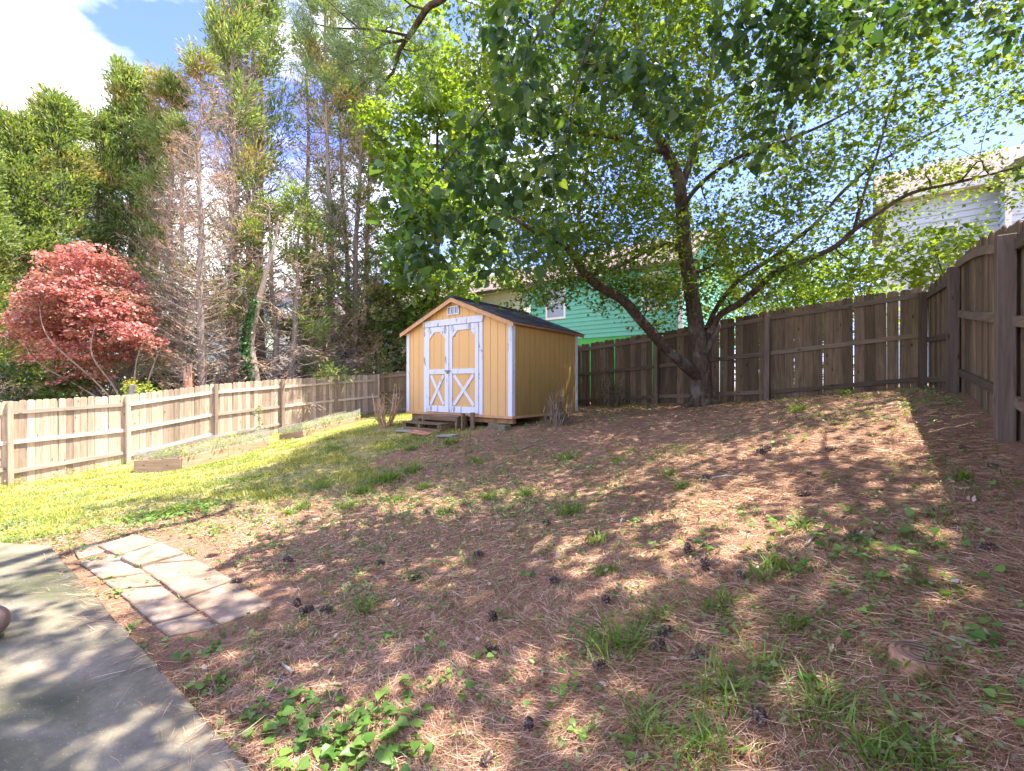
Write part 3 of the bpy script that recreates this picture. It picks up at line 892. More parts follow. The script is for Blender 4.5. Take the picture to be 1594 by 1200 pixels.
lk = MB().box(1.33, 1.50, -.068, -.060, .93, .96)
lk.box(1.40, 1.445, -.085, -.069, .88, .945)
lk.build('latch', M['metal'], shed, bevel=0.002)
MB().box(1.56, 1.62, -.022, -.0185, 1.70, 1.76).build('sticker', M['slate'], shed)
# gable vent window
vt = empty('window', (1.37, -.02, 2.19)); vt.parent = shed
MB().box(0, .36, .004, .014, 0, .19).build('pane', M['glass'], vt)
for (a, c, e, f_) in ((0,.36,0,.025),(0,.36,.165,.19),(0,.025,.027,.163),(.335,.36,.027,.163),(.105,.125,.027,.163),(.225,.245,.027,.163)):
    MB().box(a, c, -.012, .002, e, f_).build('window_frame', M['white_trim'], vt)
# floor platform, skids and blocks
MB().box(-.03, W_+.03, -.03, L_+.03, -.05, -.001).build('floor_frame', M['rake'], shed)
for k, yy in enumerate((.05, 1.2, 2.4)):
    MB().box(.1, W_-.02, yy, yy+.12, -.16, -.052).build('skid', M['floor_frame'], shed)
# roof
roof = empty('roof', (0,0,0)); roof.parent = shed
ov, ovf = 0.13, 0.14
ang = math.atan(slope)
for side in (-1, 1):
    x_e = W_/2 + side*(W_/2 + ov); z_e = HA - (W_/2+ov)*slope
    zt0 = 0.022
    deck = MB().prism([(W_/2, HA+.005),(x_e, z_e+.005),(x_e, z_e+.03),(W_/2, HA+.03)], -ovf, L_+ovf)
    deck.build('roof_deck', M['rake'], roof)
    # rake fascia under the deck edge
    MB().prism([(W_/2, HA+.003),(x_e, z_e+.003),(x_e, z_e-.055),(W_/2, HA-.062)], -ovf+.002, -ovf+.022).build('fascia', M['rake'], roof)
    MB().prism([(W_/2, HA+.003),(x_e, z_e+.003),(x_e, z_e-.055),(W_/2, HA-.062)], L_+ovf-.022, L_+ovf-.002).build('fascia', M['rake'], roof)
    ll = math.hypot(W_/2+ov, (W_/2+ov)*slope)
    ncourse = 12; expo = (ll+.02)/ncourse
    ntab = 10; tw = (L_+2*ovf+.02)/ntab
    sm = MB().box(0, expo*1.45, 0, tw-.006, 0, .008).mesh('shingle', M['shingle'])
    for c_ in range(ncourse):
        for t_ in range(ntab + (c_ % 2)):
            dist = ll + .02 - c_*expo           # from ridge, lower edge
            y0 = -ovf-.01 + t_*tw - (tw/2 if c_ % 2 else 0)
            if y0 < -ovf-.02: y0 = -ovf-.012 + rng.uniform(0,.004); 
            o = link('shingle', sm, roof)
            if c_ % 2 and (t_ == 0 or t_ == ntab): o.scale = (1, .5, 1)
            px_ = W_/2 + side*dist*math.cos(ang); pz_ = HA + .034 - dist*math.sin(ang) + 0.007
            # local x runs up the slope
            rotx = Matrix.Rotation(math.pi if side > 0 else 0, 4, 'Z') @ Matrix.Rotation(-(ang - 0.03), 4, 'Y')
            o.matrix_local = Matrix.Translation((px_, y0 + (tw*o.scale[1] if side > 0 else 0), pz_ + rng.uniform(0,.003))) @ rotx @ Matrix.Diagonal((1, o.scale[1], 1, 1))
MB().prism([(W_/2-.13, HA+.055-.13*slope+.006),(W_/2, HA+.06),(W_/2+.13, HA+.055-.13*slope+.006),(W_/2+.13, HA+.068-.13*slope+.006),(W_/2, HA+.073),(W_/2-.13, HA+.068-.13*slope+.006)], -ovf-.012, L_+ovf+.012).build('ridge_cap', M['shingle'], roof)

def shed_pt(s, t, z=None):
    x = FL[0] + A_R[0]*s + B_D[0]*t; y = FL[1] + A_R[1]*s + B_D[1]*t
    return (x, y, gz1(x, y) if z is None else z)
# supporting blocks under the front edge
for (s, t, lab) in ((2.72, .02, 'small mossy concrete block under the front right of the yellow shed'), (3.05, -.12, 'greenish loose block in front of the shed corner'), (.25, .1, 'block under the front left corner of the shed'), (1.9, .5, 'block in the dark gap behind the steps'), (3.1, 2.4, 'block under the far right shed corner')):
    x_, y_, z_ = shed_pt(s, t)
    hh = max(0.10, (Z0-.16) - z_ + .03) if t > -.05 else .13
    o = MB().box(-.13,.13,-.09,.09,-.03,hh-.03).build('concrete_block', M['block'], bevel=0.012)
    o.location = (x_, y_, z_); o.rotation_euler = (0,0,RZ+rng.uniform(-.2,.2))
    tag(o, lab, 'block', 'blocks propping up the shed')
# wooden pallet steps
x_, y_, z_ = shed_pt(.88, -.70)
zs = z_ - .0
steps = tag(empty('wooden_steps', (x_, y_, zs), RZ), 'two rough brown pallet wood steps in front of the white shed doors', 'steps')
ow = M['old_wood']
htop = Z0 - zs - .02
hlow = htop*0.53
sw_ = 1.02
def pbox(nm, *a): return MB().box(*a).build(nm, ow, steps, bevel=0.003)
# lower step
pbox('tread', -.22, sw_-.05, 0, .16, hlow-.03, hlow); pbox('tread', -.22, sw_-.05, .17, .33, hlow-.03, hlow)
pbox('bottom_rail', -.20, sw_-.07, .0, .02, .0, .07)
pbox('side_board', -.20, -.17, .022, .33, -.03, hlow-.032); pbox('side_board', sw_-.10, sw_-.07, .022, .33, -.03, hlow-.032)
pbox('stud', .28, .33, .004, .06, .072, hlow-.032); pbox('stud', .10, .14, .14, .2, 0, hlow-.032)
pbox('stud', -.168, -.12, .004, .04, .072, hlow-.032); pbox('stud', sw_-.15, sw_-.102, .004, .04, .072, hlow-.032)
# upper step
pbox('tread', .0, sw_+.12, .345, .50, htop-.03, htop); pbox('tread', .0, sw_+.12, .51, .66, htop-.03, htop)
pbox('side_board', .02, .05, .345, .66, -.03, htop-.032); pbox('side_board', sw_+.06, sw_+.09, .345, .66, -.06, htop-.032)
pbox('front_rail', .05, sw_+.06, .345, .365, htop-.12, htop-.032)
pbox('stud', .055, .10, .37, .42, 0, htop-.032); pbox('stud', sw_+.01, sw_+.058, .37, .42, 0, htop-.12)
pbox('back_board', .05, sw_+.06, .64, .66, 0.02, htop-.10)
# posts that lean by the steps
o = MB().box(0,.045,0,.09,-.06,.37).build('timber_offcut', ow, bevel=0.004); o.location = shed_pt(2.10,-.36); o.rotation_euler = (0,.02,RZ); tag(o, 'short upright timber standing right of the shed steps', 'timber')
o = MB().box(0,.10,0,.045,-.06,.36).build('timber_offcut', ow, bevel=0.004); o.location = shed_pt(2.22,-.20); o.rotation_euler = (0,-.02,RZ); tag(o, 'wider dark timber propped under the shed sill beside the steps', 'timber')
o = MB().box(-.22,.22,-.14,.14,0,.03).build('board', M['board_red'], bevel=0.004); h_ = hit(655, 676); o.location = (h_[0],h_[1],h_[2]+.02); o.rotation_euler = (.06,.12,RZ+.35); tag(o, 'flat reddish board lying at the left foot of the shed steps', 'board')
o = MB().box(-.20,.20,-.12,.12,0,.04).build('stepping_slab', M['slate'], bevel=0.008); h_ = hit(697, 680); o.location = (h_[0],h_[1],h_[2]+.01); o.rotation_euler = (.03,-.05,RZ+.1); tag(o, 'grey slab lying in front of the shed steps', 'slab')
o = MB().box(-.2,.2,-.15,.15,0,.035).build('stepping_slab', M['slate'], bevel=0.008); h_ = hit(633, 672); o.location = (h_[0],h_[1],h_[2]+.005); o.rotation_euler = (.0,.04,RZ+.4); tag(o, 'small grey slab left of the reddish board by the steps', 'slab')
o = MB().box(-.10,.10,-.05,.05,0,.06).build('brick', M['brick'], bevel=0.006); x_,y_,z_ = shed_pt(1.12,-.12); o.location = (x_,y_,z_+.02); o.rotation_euler = (0,.1,RZ+.3); tag(o, 'loose red brick in the gap behind the shed steps', 'brick')

# ------------------------------------------------------------------ houses
def lap_wall(root, p0, p1, z0, z1, mat, expo=0.19, inward=None, name='siding_board', openings=(), zc=None, start_z=None):
    """horizontal lap boards from p0 to p1 (xy), cut round openings [(s0,s1,z0,z1)]"""
    p0, p1 = np.array(p0, float), np.array(p1, float)
    L = np.linalg.norm(p1-p0); d = (p1-p0)/L
    ang = math.atan2(d[1], d[0])
    ox, oy, oz = root.location
    z = z0
    while z < z1 - 0.02:
        zt_ = min(z + expo, z1)
        segs = [(0, L)]
        if zc is not None:
            s0, s1 = zc(zt_)
            segs = [(s0, s1)] if s1 - s0 > .05 else []
        for (a0, a1, b0, b1) in openings:
            ns = []
            for s0, s1 in segs:
                if zt_ > b0 + .01 and z < b1 - .01 and a0 < s1 and a1 > s0:
                    if a0 > s0: ns.append((s0, a0))
                    if a1 < s1: ns.append((a1, s1))
                else: ns.append((s0, s1))
            segs = ns
        for s0, s1 in segs:
            mb = MB()
            # wedge profile: bottom proud of the board below
            mb.add([(s0,-.048,0),(s1,-.048,0),(s1,-.012,zt_-z-.002),(s0,-.012,zt_-z-.002),(s0,0,0),(s1,0,0),(s1,0,zt_-z-.002),(s0,0,zt_-z-.002)],
                   [(0,1,2,3),(5,4,7,6),(4,5,1,0),(3,2,6,7),(4,0,3,7),(1,5,6,2)])
            o = mb.build(name, mat, root)
            o.location = (p0[0]-ox, p0[1]-oy, z-oz); o.rotation_euler = (0,0,ang)
        z = zt_
def wall_core(root, quad, z0, z1, mat):
    """solid block behind the boards, quad of xy corners"""
    ox, oy, oz = root.location
    MB().add([(x-ox,y-oy,z0-oz) for x,y in quad] + [(x-ox,y-oy,z1-oz) for x,y in quad], [(3,2,1,0),(4,5,6,7),(0,1,5,4),(1,2,6,5),(2,3,7,6),(3,0,4,7)]).build('wall', mat, root)
def window(root, p0, d, s0, s1, z0, z1, frame_mat, fw=.09, mullion=True):
    ox, oy, oz = root.location
    w = empty('window', (p0[0]+d[0]*s0-ox, p0[1]+d[1]*s0-oy, z0-oz), math.atan2(d[1], d[0])); w.parent = root
    W2, H = s1-s0, z1-z0
    MB().box(fw, W2-fw, -.03, -.02, fw, H-fw).build('pane', M['glass'], w)
    for a in ((0,fw,0,H),(W2-fw,W2,0,H),(fw+.001,W2-fw-.001,0,fw),(fw+.001,W2-fw-.001,H-fw,H)):
        MB().box(a[0],a[1],-.06,-.015,a[2],a[3]).build('frame', frame_mat, w)
    if mullion: MB().box(fw+.002,W2-fw-.002,-.05,-.031,H/2-.02,H/2+.02).build('frame', frame_mat, w)
AR3 = np.array([A_R[0], A_R[1]]); BD3 = np.array([B_D[0], B_D[1]])

# green house
gC = np.array([6.11, 16.67]); gL = gC - AR3*6.6
gh = tag(empty('house', (gL[0], gL[1], -1.0)), 'bright green lap sided house with white framed windows behind the back fence', 'house')
wall_core(gh, [gL+BD3*.005, gC+BD3*.005, gC+BD3*9, gL+BD3*9], -1.2, 4.45, M['siding_green'])
s1w = float((np.array([1.5,20.15])-gL) @ AR3); s2w = float((np.array([4.95,17.55])-gL) @ AR3)
op = [(s1w, s1w+1.0, 2.85, 4.25), (s2w, s2w+1.0, 2.85, 4.25)]
lap_wall(gh, gL, gC, 1.95, 4.45, M['siding_green'], .175, openings=op)
lap_wall(gh, gL, gC, -1.0, 1.93, M['siding_green_low'], .49)
lap_wall(gh, gC, gC+BD3*9, 1.95, 4.45, M['siding_green'], .175)
for o_ in op: window(gh, gL, AR3, o_[0], o_[1], o_[2], o_[3], M['white_clean'])
ox, oy, oz = gh.location
cb = MB(); cb.box(-.07,.09,-.05,-.036,0,5.4); o = cb.build('corner_board', M['white_clean'], gh); o.location = (gC[0]-ox-.0, gC[1]-oy, -1-oz); o.rotation_euler = (0,0,RZ)
# gutter fitting seen as a small white piece above the fence
rf = MB()
e0, e1 = gL-AR3*.3-BD3*.35, gC+AR3*.35-BD3*.35
r0, r1 = gL-AR3*.3+BD3*4.5, gC+AR3*.35+BD3*4.5
k0, k1 = gL-AR3*.3+BD3*9.35, gC+AR3*.35+BD3*9.35
def v3(p, z): return (p[0]-ox, p[1]-oy, z-oz)
rf.add([v3(e0,4.5),v3(e1,4.5),v3(r1,6.9),v3(r0,6.9),v3(e0,4.38),v3(e1,4.38),v3(r1,6.78),v3(r0,6.78)], [(0,1,2,3),(7,6,5,4),(0,4,5,1),(1,5,6,2),(3,2,6,7),(0,3,7,4)])
rf.add([v3(k0,4.5),v3(k1,4.5),v3(r1,6.9),v3(r0,6.9),v3(k0,4.38),v3(k1,4.38),v3(r1,6.78),v3(r0,6.78)], [(3,2,1,0),(4,5,6,7)])
rf.build('roof', M['roof_pink'], gh)
MB().add([v3(gC+BD3*.0,4.45),v3(gC+BD3*9,4.45),v3(gC+BD3*4.5,6.75)], [(0,1,2)]).build('gable', M['siding_green'], gh)

# pale house on the right
wC = np.array([13.1, 16.0]); wI = wC + AR3*2.7
wh = tag(empty('house', (wC[0], wC[1], -0.5)), 'pale grey white lap sided two storey house rising above the right fence corner', 'house')
wall_core(wh, [wC+BD3*.005, wI+BD3*.005, wI+BD3*7, wC+BD3*7], -.6, 6.35, M['siding_white'])
op = [(1.05, 1.75, 3.6, 5.3)]
lap_wall(wh, wC, wI, -.5, 6.3, M['siding_white'], .205, openings=op)
window(wh, wC, AR3, *op[0], M['white_clean'])
wJ = wI - BD3*.9
wall_core(wh, [wJ+BD3*.005, wJ+AR3*5.5+BD3*.005, wJ+AR3*5.5+BD3*7.8, wJ+BD3*7.8], -.6, 6.3, M['siding_white'])
def gz_clip(z):
    if z < 6.3: return (0, 5.5)
    k = (z-6.3)/0.62
    return (k, 5.5-k)
lap_wall(wh, wJ, wJ+AR3*5.5, -.5, 7.9, M['siding_white'], .205, zc=gz_clip)
lap_wall(wh, wI, wJ, -.5, 6.2, M['siding_white'], .205)
ox, oy, oz = wh.location
for (p, n_) in ((wC, 'a'), (wJ, 'b')):
    o = MB().box(-.06,.08,-.05,-.036,0,6.85).build('corner_board', M['white_clean'], wh); o.location = (p[0]-ox, p[1]-oy, -.5-oz); o.rotation_euler = (0,0,RZ)
rf = MB()
e0, e1 = wC-AR3*.35-BD3*.4, wI+AR3*.0-BD3*.4
r0, r1 = wC-AR3*.35+BD3*3.4, wI+AR3*3+BD3*3.4
rf.add([v3(e0,6.45),v3(wI-BD3*.4,6.45),v3(r1,8.6),v3(r0,8.6),v3(e0,6.3),v3(wI-BD3*.4,6.3),v3(r1,8.45),v3(r0,8.45)], [(0,1,2,3),(7,6,5,4),(0,4,5,1),(0,3,7,4),(1,5,6,2)])
k0 = wC-AR3*.35+BD3*7.2; k1 = wI+AR3*3+BD3*7.2
rf.add([v3(k0,6.45),v3(k1,6.45),v3(r1,8.6),v3(r0,8.6)], [(3,2,1,0)])
# cross gable roof over the projecting wing
apx = wJ+AR3*2.75-BD3*.35; apb = wJ+AR3*2.75+BD3*6
el = wJ-AR3*.3-BD3*.35; er = wJ+AR3*5.8-BD3*.35; elb = wJ-AR3*.3+BD3*3; erb = wJ+AR3*5.8+BD3*6
rf.add([v3(el,6.25),v3(apx,8.2),v3(apb,8.2),v3(elb,6.25),v3(el,6.10),v3(apx,8.05),v3(apb,8.05),v3(elb,6.1)], [(0,1,2,3),(7,6,5,4),(0,4,5,1),(0,3,7,4)])
rf.add([v3(er,6.25),v3(apx,8.2),v3(apb,8.2),v3(erb,6.25),v3(er,6.10),v3(apx,8.05),v3(apb,8.05),v3(erb,6.1)], [(3,2,1,0),(4,5,6,7),(1,5,4,0)])
rf.build('roof', M['roof_pink'], wh)
MB().add([v3(wC-AR3*.35-BD3*.39,6.29),v3(wI-BD3*.39,6.29),v3(wI-BD3*.03,6.29),v3(wC-AR3*.35-BD3*.03,6.29)], [(0,1,2,3)]).build('soffit', M['soffit'], wh)
MB().add([v3(wC-AR3*.35-BD3*.42,6.27),v3(wI-BD3*.42,6.27),v3(wI-BD3*.42,6.47),v3(wC-AR3*.35-BD3*.42,6.47)]+[v3(wC-AR3*.35-BD3*.401,6.27),v3(wI-BD3*.401,6.27),v3(wI-BD3*.401,6.47),v3(wC-AR3*.35-BD3*.401,6.47)], [(0,1,2,3),(7,6,5,4),(3,2,6,7),(4,5,1,0)]).build('gutter', M['white_clean'], wh)

# beige house behind the shed
def simple_house(label, p0, p1, zb, ze, zr, depth, mat, expo, wins, brick_h=0.0, ov=.4):
    p0, p1 = np.array(p0, float), np.array(p1, float)
    L = np.linalg.norm(p1-p0); d = (p1-p0)/L; n = np.array([-d[1], d[0]])
    h = tag(empty('house', (p0[0], p0[1], zb)), label, 'house')
    wall_core(h, [p0+n*.005, p1+n*.005, p1+n*depth, p0+n*depth], zb-.3, ze, mat)
    if brick_h:
        # brick foundation, single bricks laid in courses
        bm_ = MB().box(0,.38,-.05,.0,0,.12).mesh('brick', M['brick'])
        for r_i in range(int(brick_h/.14)):
            k = 0; s_ = -(r_i % 2)*.2
            while s_ < min(L, 6.0) - .3:
                if s_ >= 0 or r_i % 2:
                    pp = p1 - d*(s_+.4+.02)
                    o = link('brick', bm_, h); o.location = (pp[0]-p0[0], pp[1]-p0[1], zb+.35+r_i*.14-zb); o.rotation_euler = (0,0,math.atan2(d[1],d[0]))
                s_ += .4
    lap_wall(h, p0, p1, zb + brick_h + (.35 if brick_h else 0), ze, mat, expo, openings=wins)
    for w in wins: window(h, p0, d, *w, M['white_clean'])
    ox_, oy_, oz_ = h.location
    q = lambda p, z: (p[0]-ox_, p[1]-oy_, z-oz_)
    e0, e1 = p0-d*ov-n*ov, p1+d*ov-n*ov; r0, r1 = p0-d*ov+n*depth/2, p1+d*ov+n*depth/2; k0, k1 = p0-d*ov+n*(depth+ov), p1+d*ov+n*(depth+ov)
    MB().add([q(e0,ze+.1),q(e1,ze+.1),q(r1,zr),q(r0,zr),q(e0,ze-.04),q(e1,ze-.04),q(r1,zr-.15),q(r0,zr-.15),q(k0,ze+.1),q(k1,ze+.1)], [(0,1,2,3),(7,6,5,4),(0,4,5,1),(1,5,6,2),(0,3,7,4),(3,2,9,8)]).build('roof', M['roof_pink'], h)
    MB().add([q(p1,ze),q(p1+n*depth,ze),q(p1+n*depth/2,zr-.12)], [(0,1,2)]).build('gable', mat, h)
    MB().add([q(p0,ze),q(p0+n*depth,ze),q(p0+n*depth/2,zr-.12)], [(2,1,0)]).build('gable', mat, h)
    MB().add([q(e0,ze-.06),q(e1,ze-.06),q(e1+n*(ov-.04),ze-.06),q(e0+n*(ov-.04),ze-.06)], [(0,1,2,3)]).build('soffit', M['soffit'], h)
    return h
simple_house('beige sided house with pinkish roof showing just above the shed roof', (-6.2,28.3), (.6,23.3), -1.3, 4.9, 7.3, 9, M['siding_cream'], .2, [(4.3,5.3,3.2,4.6)])
simple_house('cream sided house with brick foundation half hidden behind the tall bare conifers', (-17.0,33.5), (-6.2,28.9), -1.8, 4.6, 7.0, 8, M['siding_cream'], .2, [(2.5,3.6,2.4,4.0),(8.8,9.9,2.4,4.0)], 1.2)
simple_house('pale mint green house wall seen between trunks left of the ivy covered trunk', (-24,33.5), (-18.2,33.0), -2.2, 5.2, 7.6, 8, M['siding_mint'], .2, [(1.0,2.0,-.6,1.0)])

# ------------------------------------------------------------------ trees
def twig_net(nodes, node_r, centers, r_, sag=0.15, wob=0.12, r0=0.012, rmin=0.003, kseg=4):
    """link every centre to the nearest node by a curved twig; returns cone arrays"""
    P = [np.array(n) for n in nodes]; R = list(node_r)
    arr = np.array(P)
    dist = np.min(np.linalg.norm(centers[:,None]-arr[None], axis=2), axis=1) if len(centers)*len(arr) < 4e7 else np.zeros(len(centers))
    order = np.argsort(dist)
    cap = len(arr) + len(centers)*kseg + 8
    buf = np.zeros((cap, 3)); buf[:len(arr)] = arr; rb = np.zeros(cap); rb[:len(arr)] = R; m_ = len(arr)
    p0s, p1s, r0s, r1s = [], [], [], []
    for ci in order:
        c = centers[ci]
        d = np.linalg.norm(buf[:m_]-c, axis=1)
        i = int(np.argmin(d)); a = buf[i]; L = d[i]
        ra = min(rb[i]*0.75, r0 + 0.012*L)
        ra = max(ra, rmin)
        prev = a.copy(); pr = ra
        off = r_.normal(size=3)*wob*L
        off2 = r_.normal(size=3)*wob*L*.5
        for k in range(1, kseg+1):
            t = k/kseg
            p = a + (c-a)*t + off*math.sin(math.pi*t) + off2*math.sin(2*math.pi*t) + np.array([0,0,sag*L*math.sin(math.pi*t)])
            rr_ = ra + (rmin-ra)*t
            p0s.append(prev); p1s.append(p); r0s.append(pr); r1s.append(rr_)
            buf[m_] = p; rb[m_] = rr_; m_ += 1
            prev = p; pr = rr_
    return np.array(p0s), np.array(p1s), np.array(r0s), np.array(r1s)

def leaf_clusters(centers, n_per, spread, flat, size, tmpl, r_, up=1.0, droop=0.0, width=1.0, svar=0.3, out_from=None):
    """leaf spray at each centre: flattened disc of leaves, each pointing outwards"""
    nC = len(centers)
    n = nC*n_per
    c = np.repeat(centers, n_per, axis=0)
    ang = r_.uniform(0, 2*math.pi, n); rad = np.sqrt(r_.random(n))*spread*np.repeat(r_.uniform(.6,1.25,nC), n_per)
    tilt = np.repeat(r_.normal(size=(nC,2))*0.25, n_per, axis=0)
    dx, dy = np.cos(ang)*rad, np.sin(ang)*rad
    dz = r_.normal(size=n)*flat + tilt[:,0]*dx + tilt[:,1]*dy - 0.25*rad*rad/max(spread,1e-3)
    pos = c + np.c_[dx, dy, dz]
    d = np.c_[np.cos(ang), np.sin(ang), np.zeros(n)] + r_.normal(size=(n,3))*0.7
    d[:,2] -= droop
    nn = np.tile(np.array([[0,0,up]]), (n,1)) + r_.normal(size=(n,3))*0.55
    sz = size*(1+svar*r_.normal(size=n)).clip(.45,1.7)
    return leaves(pos, d, nn, sz, tmpl, width)

def tree_parts(root, trunk_parts, limb_parts, mat_tr, mat_li, o0, names=('trunk','limb')):
    nodes, nr = [], []
    for lst, mt, nm in ((trunk_parts, mat_tr, names[0]), (limb_parts, mat_li, names[1])):
        for k, (pts, rad) in enumerate(lst):
            V, Fq, Ft, out, ro = tube(pts, rad, 14 if nm == 'trunk' else 9, 0.08 if nm == 'trunk' else 0.13, k+3)
            link(nm, mesh_np(nm, V-o0, [Fq, Ft], mt, True), root)
            if nm == 'trunk' and k == 0: nodes += list(out[len(out)//2:]); nr += list(ro[len(out)//2:])
            else: nodes += list(out[2:]); nr += list(ro[2:])
    return nodes, nr

# ---- the big small-leaved maple
r_ = np.random.default_rng(21)
base = np.array([4.22, 10.2, -0.55])
T0 = np.array([4.22, 10.2, 0.0])
def tp(px, py, Y): return at(px, py, Y)
trunk = ([tp(1094,646,10.2), tp(1093,632,10.2), tp(1090,606,10.2), tp(1089,570,10.2), tp(1084,510,10.2), tp(1076,450,10.2), tp(1066,390,10.15), tp(1062,330,10.1), tp(1056,280,10.05), tp(1040,240,10.0), tp(1018,205,9.9), tp(1002,160,9.9), tp(995,90,9.9), tp(985,-20,10.0), tp(975,-160,10.1)],
         [.33,.26,.225,.215,.17,.155,.15,.14,.13,.11,.10,.085,.07,.05,.02])
fork = ([tp(1056,300,10.05), tp(1071,262,10.2), tp(1082,225,10.4), tp(1098,170,10.6), tp(1108,100,10.8), tp(1122,20,11.0), tp(1135,-90,11.2)], [.10,.085,.08,.07,.055,.045,.015])
side = ([tp(1092,560,10.15), tp(1112,520,10.05), tp(1118,506,10.0)], [.085,.075,.07])
limbs = [
 ([tp(1088,588,10.1), tp(1062,565,9.95), tp(1035,540,9.8), tp(1010,512,9.6), tp(992,492,9.45), tp(975,472,9.3), tp(950,456,9.1), tp(925,440,8.9), tp(905,418,8.7), tp(893,400,8.55), tp(882,384,8.4), tp(862,372,8.2), tp(835,362,8.0), tp(800,340,7.8), tp(765,330,7.7)],
  [.12,.115,.11,.105,.10,.095,.09,.085,.08,.072,.065,.05,.04,.03,.012]),
 ([tp(895,405,8.6), tp(900,360,8.6), tp(903,315,8.7), tp(912,275,8.8), tp(918,220,8.9), tp(925,150,9.0), tp(935,60,9.1)], [.04,.035,.032,.03,.025,.02,.008]),
 ([tp(903,300,8.75), tp(888,270,8.7), tp(868,235,8.6), tp(850,190,8.5)], [.022,.018,.014,.006]),
 ([tp(1104,518,10.0), tp(1121,490,9.85), tp(1149,474,9.6), tp(1183,446,9.3), tp(1203,426,9.1), tp(1245,409,8.8), tp(1300,384,8.5), tp(1330,358,8.3), tp(1375,326,8.1), tp(1420,300,7.9), tp(1480,286,7.7), tp(1540,272,7.5), tp(1600,256,7.3), tp(1660,240,7.2)],
  [.075,.072,.068,.064,.06,.055,.047,.042,.036,.03,.024,.018,.013,.006]),
 ([tp(1100,512,10.1), tp(1112,485,10.2), tp(1135,452,10.2), tp(1158,430,10.2), tp(1203,401,10.1), tp(1242,370,10.0), tp(1272,345,9.9), tp(1310,300,9.8), tp(1360,258,9.7), tp(1430,218,9.5), tp(1500,180,9.3), tp(1570,140,9.2)],
  [.055,.052,.05,.048,.046,.042,.038,.034,.028,.022,.015,.006]),
 ([tp(1064,395,10.1), tp(1045,380,10.0), tp(1019,385,9.8), tp(983,404,9.6), tp(957,418,9.4), tp(920,428,9.2), tp(880,425,9.0)], [.06,.05,.045,.038,.03,.02,.008]),
 ([tp(1072,430,10.1), tp(1095,420,10.4), tp(1130,402,10.9), tp(1170,380,11.3), tp(1230,350,11.6), tp(1300,300,11.8)], [.05,.042,.035,.028,.02,.008]),
 ([tp(1035,235,9.95), tp(1005,232,9.6), tp(960,215,9.2), tp(900,205,8.7), tp(840,190,8.2), tp(780,160,7.8)], [.07,.055,.045,.036,.025,.01]),
 ([tp(1060,330,10.0), tp(1078,300,9.6), tp(1110,270,9.1), tp(1160,240,8.5), tp(1220,220,8.0), tp(1290,190,7.6), tp(1360,150,7.4)], [.055,.048,.042,.036,.03,.02,.008]),
 ([tp(1098,170,10.6), tp(1150,140,10.6), tp(1220,100,10.5), tp(1300,70,10.4), tp(1400,40,10.3), tp(1500,10,10.2)], [.05,.042,.035,.028,.02,.008]),
 ([tp(1000,150,9.9), tp(950,110,9.7), tp(880,70,9.5), tp(800,30,9.3), tp(720,0,9.2)], [.05,.04,.03,.02,.008]),
 ([tp(1330,355,8.3), tp(1345,300,8.4), tp(1362,250,8.5), tp(1380,190,8.6), tp(1400,120,8.7), tp(1415,40,8.8)], [.03,.025,.022,.018,.013,.006]),
 ([tp(1108,100,10.8), tp(1070,50,11.0), tp(1020,0,11.2)], [.04,.03,.01]),
 ([tp(1062,360,10.1), tp(1050,340,11.0), tp(1030,320,12.0), tp(1000,300,13.0)], [.06,.05,.035,.012]),
]
maple = tag(empty('maple_tree', tuple(base)), 'big spreading small leaved tree with low curved limb standing by the back fence', 'tree')
nodes, nr = tree_parts(maple, [trunk, fork, side], limbs, M['bark_maple'], M['bark_limb'], base)
# root flare
for k in range(6):
    a = k*1.05+.3
    p1 = base + np.array([math.cos(a)*.52, math.sin(a)*.42, .02]); p1[2] = gz1(p1[0], p1[1])-.03
    V, Fq, Ft, _, _ = tube([base+np.array([math.cos(a)*.12, math.sin(a)*.1, .42]), base+np.array([math.cos(a)*.26, math.sin(a)*.22, .18]), p1], [.10,.09,.03], 7, .1, k)
    link('root', mesh_np('root', V-base, [Fq, Ft], M['bark_maple'], True), maple)
# crown: cluster centres through an uneven volume
def crown_ok(p):
    x, y, z = p[:,0], p[:,1], p[:,2]
    u = x/y*F + 797; v = 600 - z/y*F
    e = ((x-4.2)/7.6)**2 + ((y-9.8)/4.4)**2 + ((z-6.2)/5.2)**2
    low = 1.6 + 0.35*np.sin(1.3*x) + .2*np.sin(2.1*y) + 0.30*np.clip(x-7,0,9)*.6
    ok = (e < 1) & (z > low) & (y > 5.0)
    # openings so that sky and the houses show
    hole = np.sin(1.9*x+0.6)*np.sin(1.7*y+1.1)*np.sin(2.3*z+.4)
    ok &= hole < 0.30
    ok &= ~((u > 1390) & (v > 318)) & ~((u > 1180) & (v > 455))
    return ok
cand = np.c_[r_.uniform(-3.6, 12, 11000), r_.uniform(5.2, 14.2, 11000), r_.uniform(1.4, 11.2, 11000)]
cand = cand[crown_ok(cand)]
cand = cand[(cand[:,0] > -1.2 + 0.28*np.abs(cand[:,2]-6)) ]
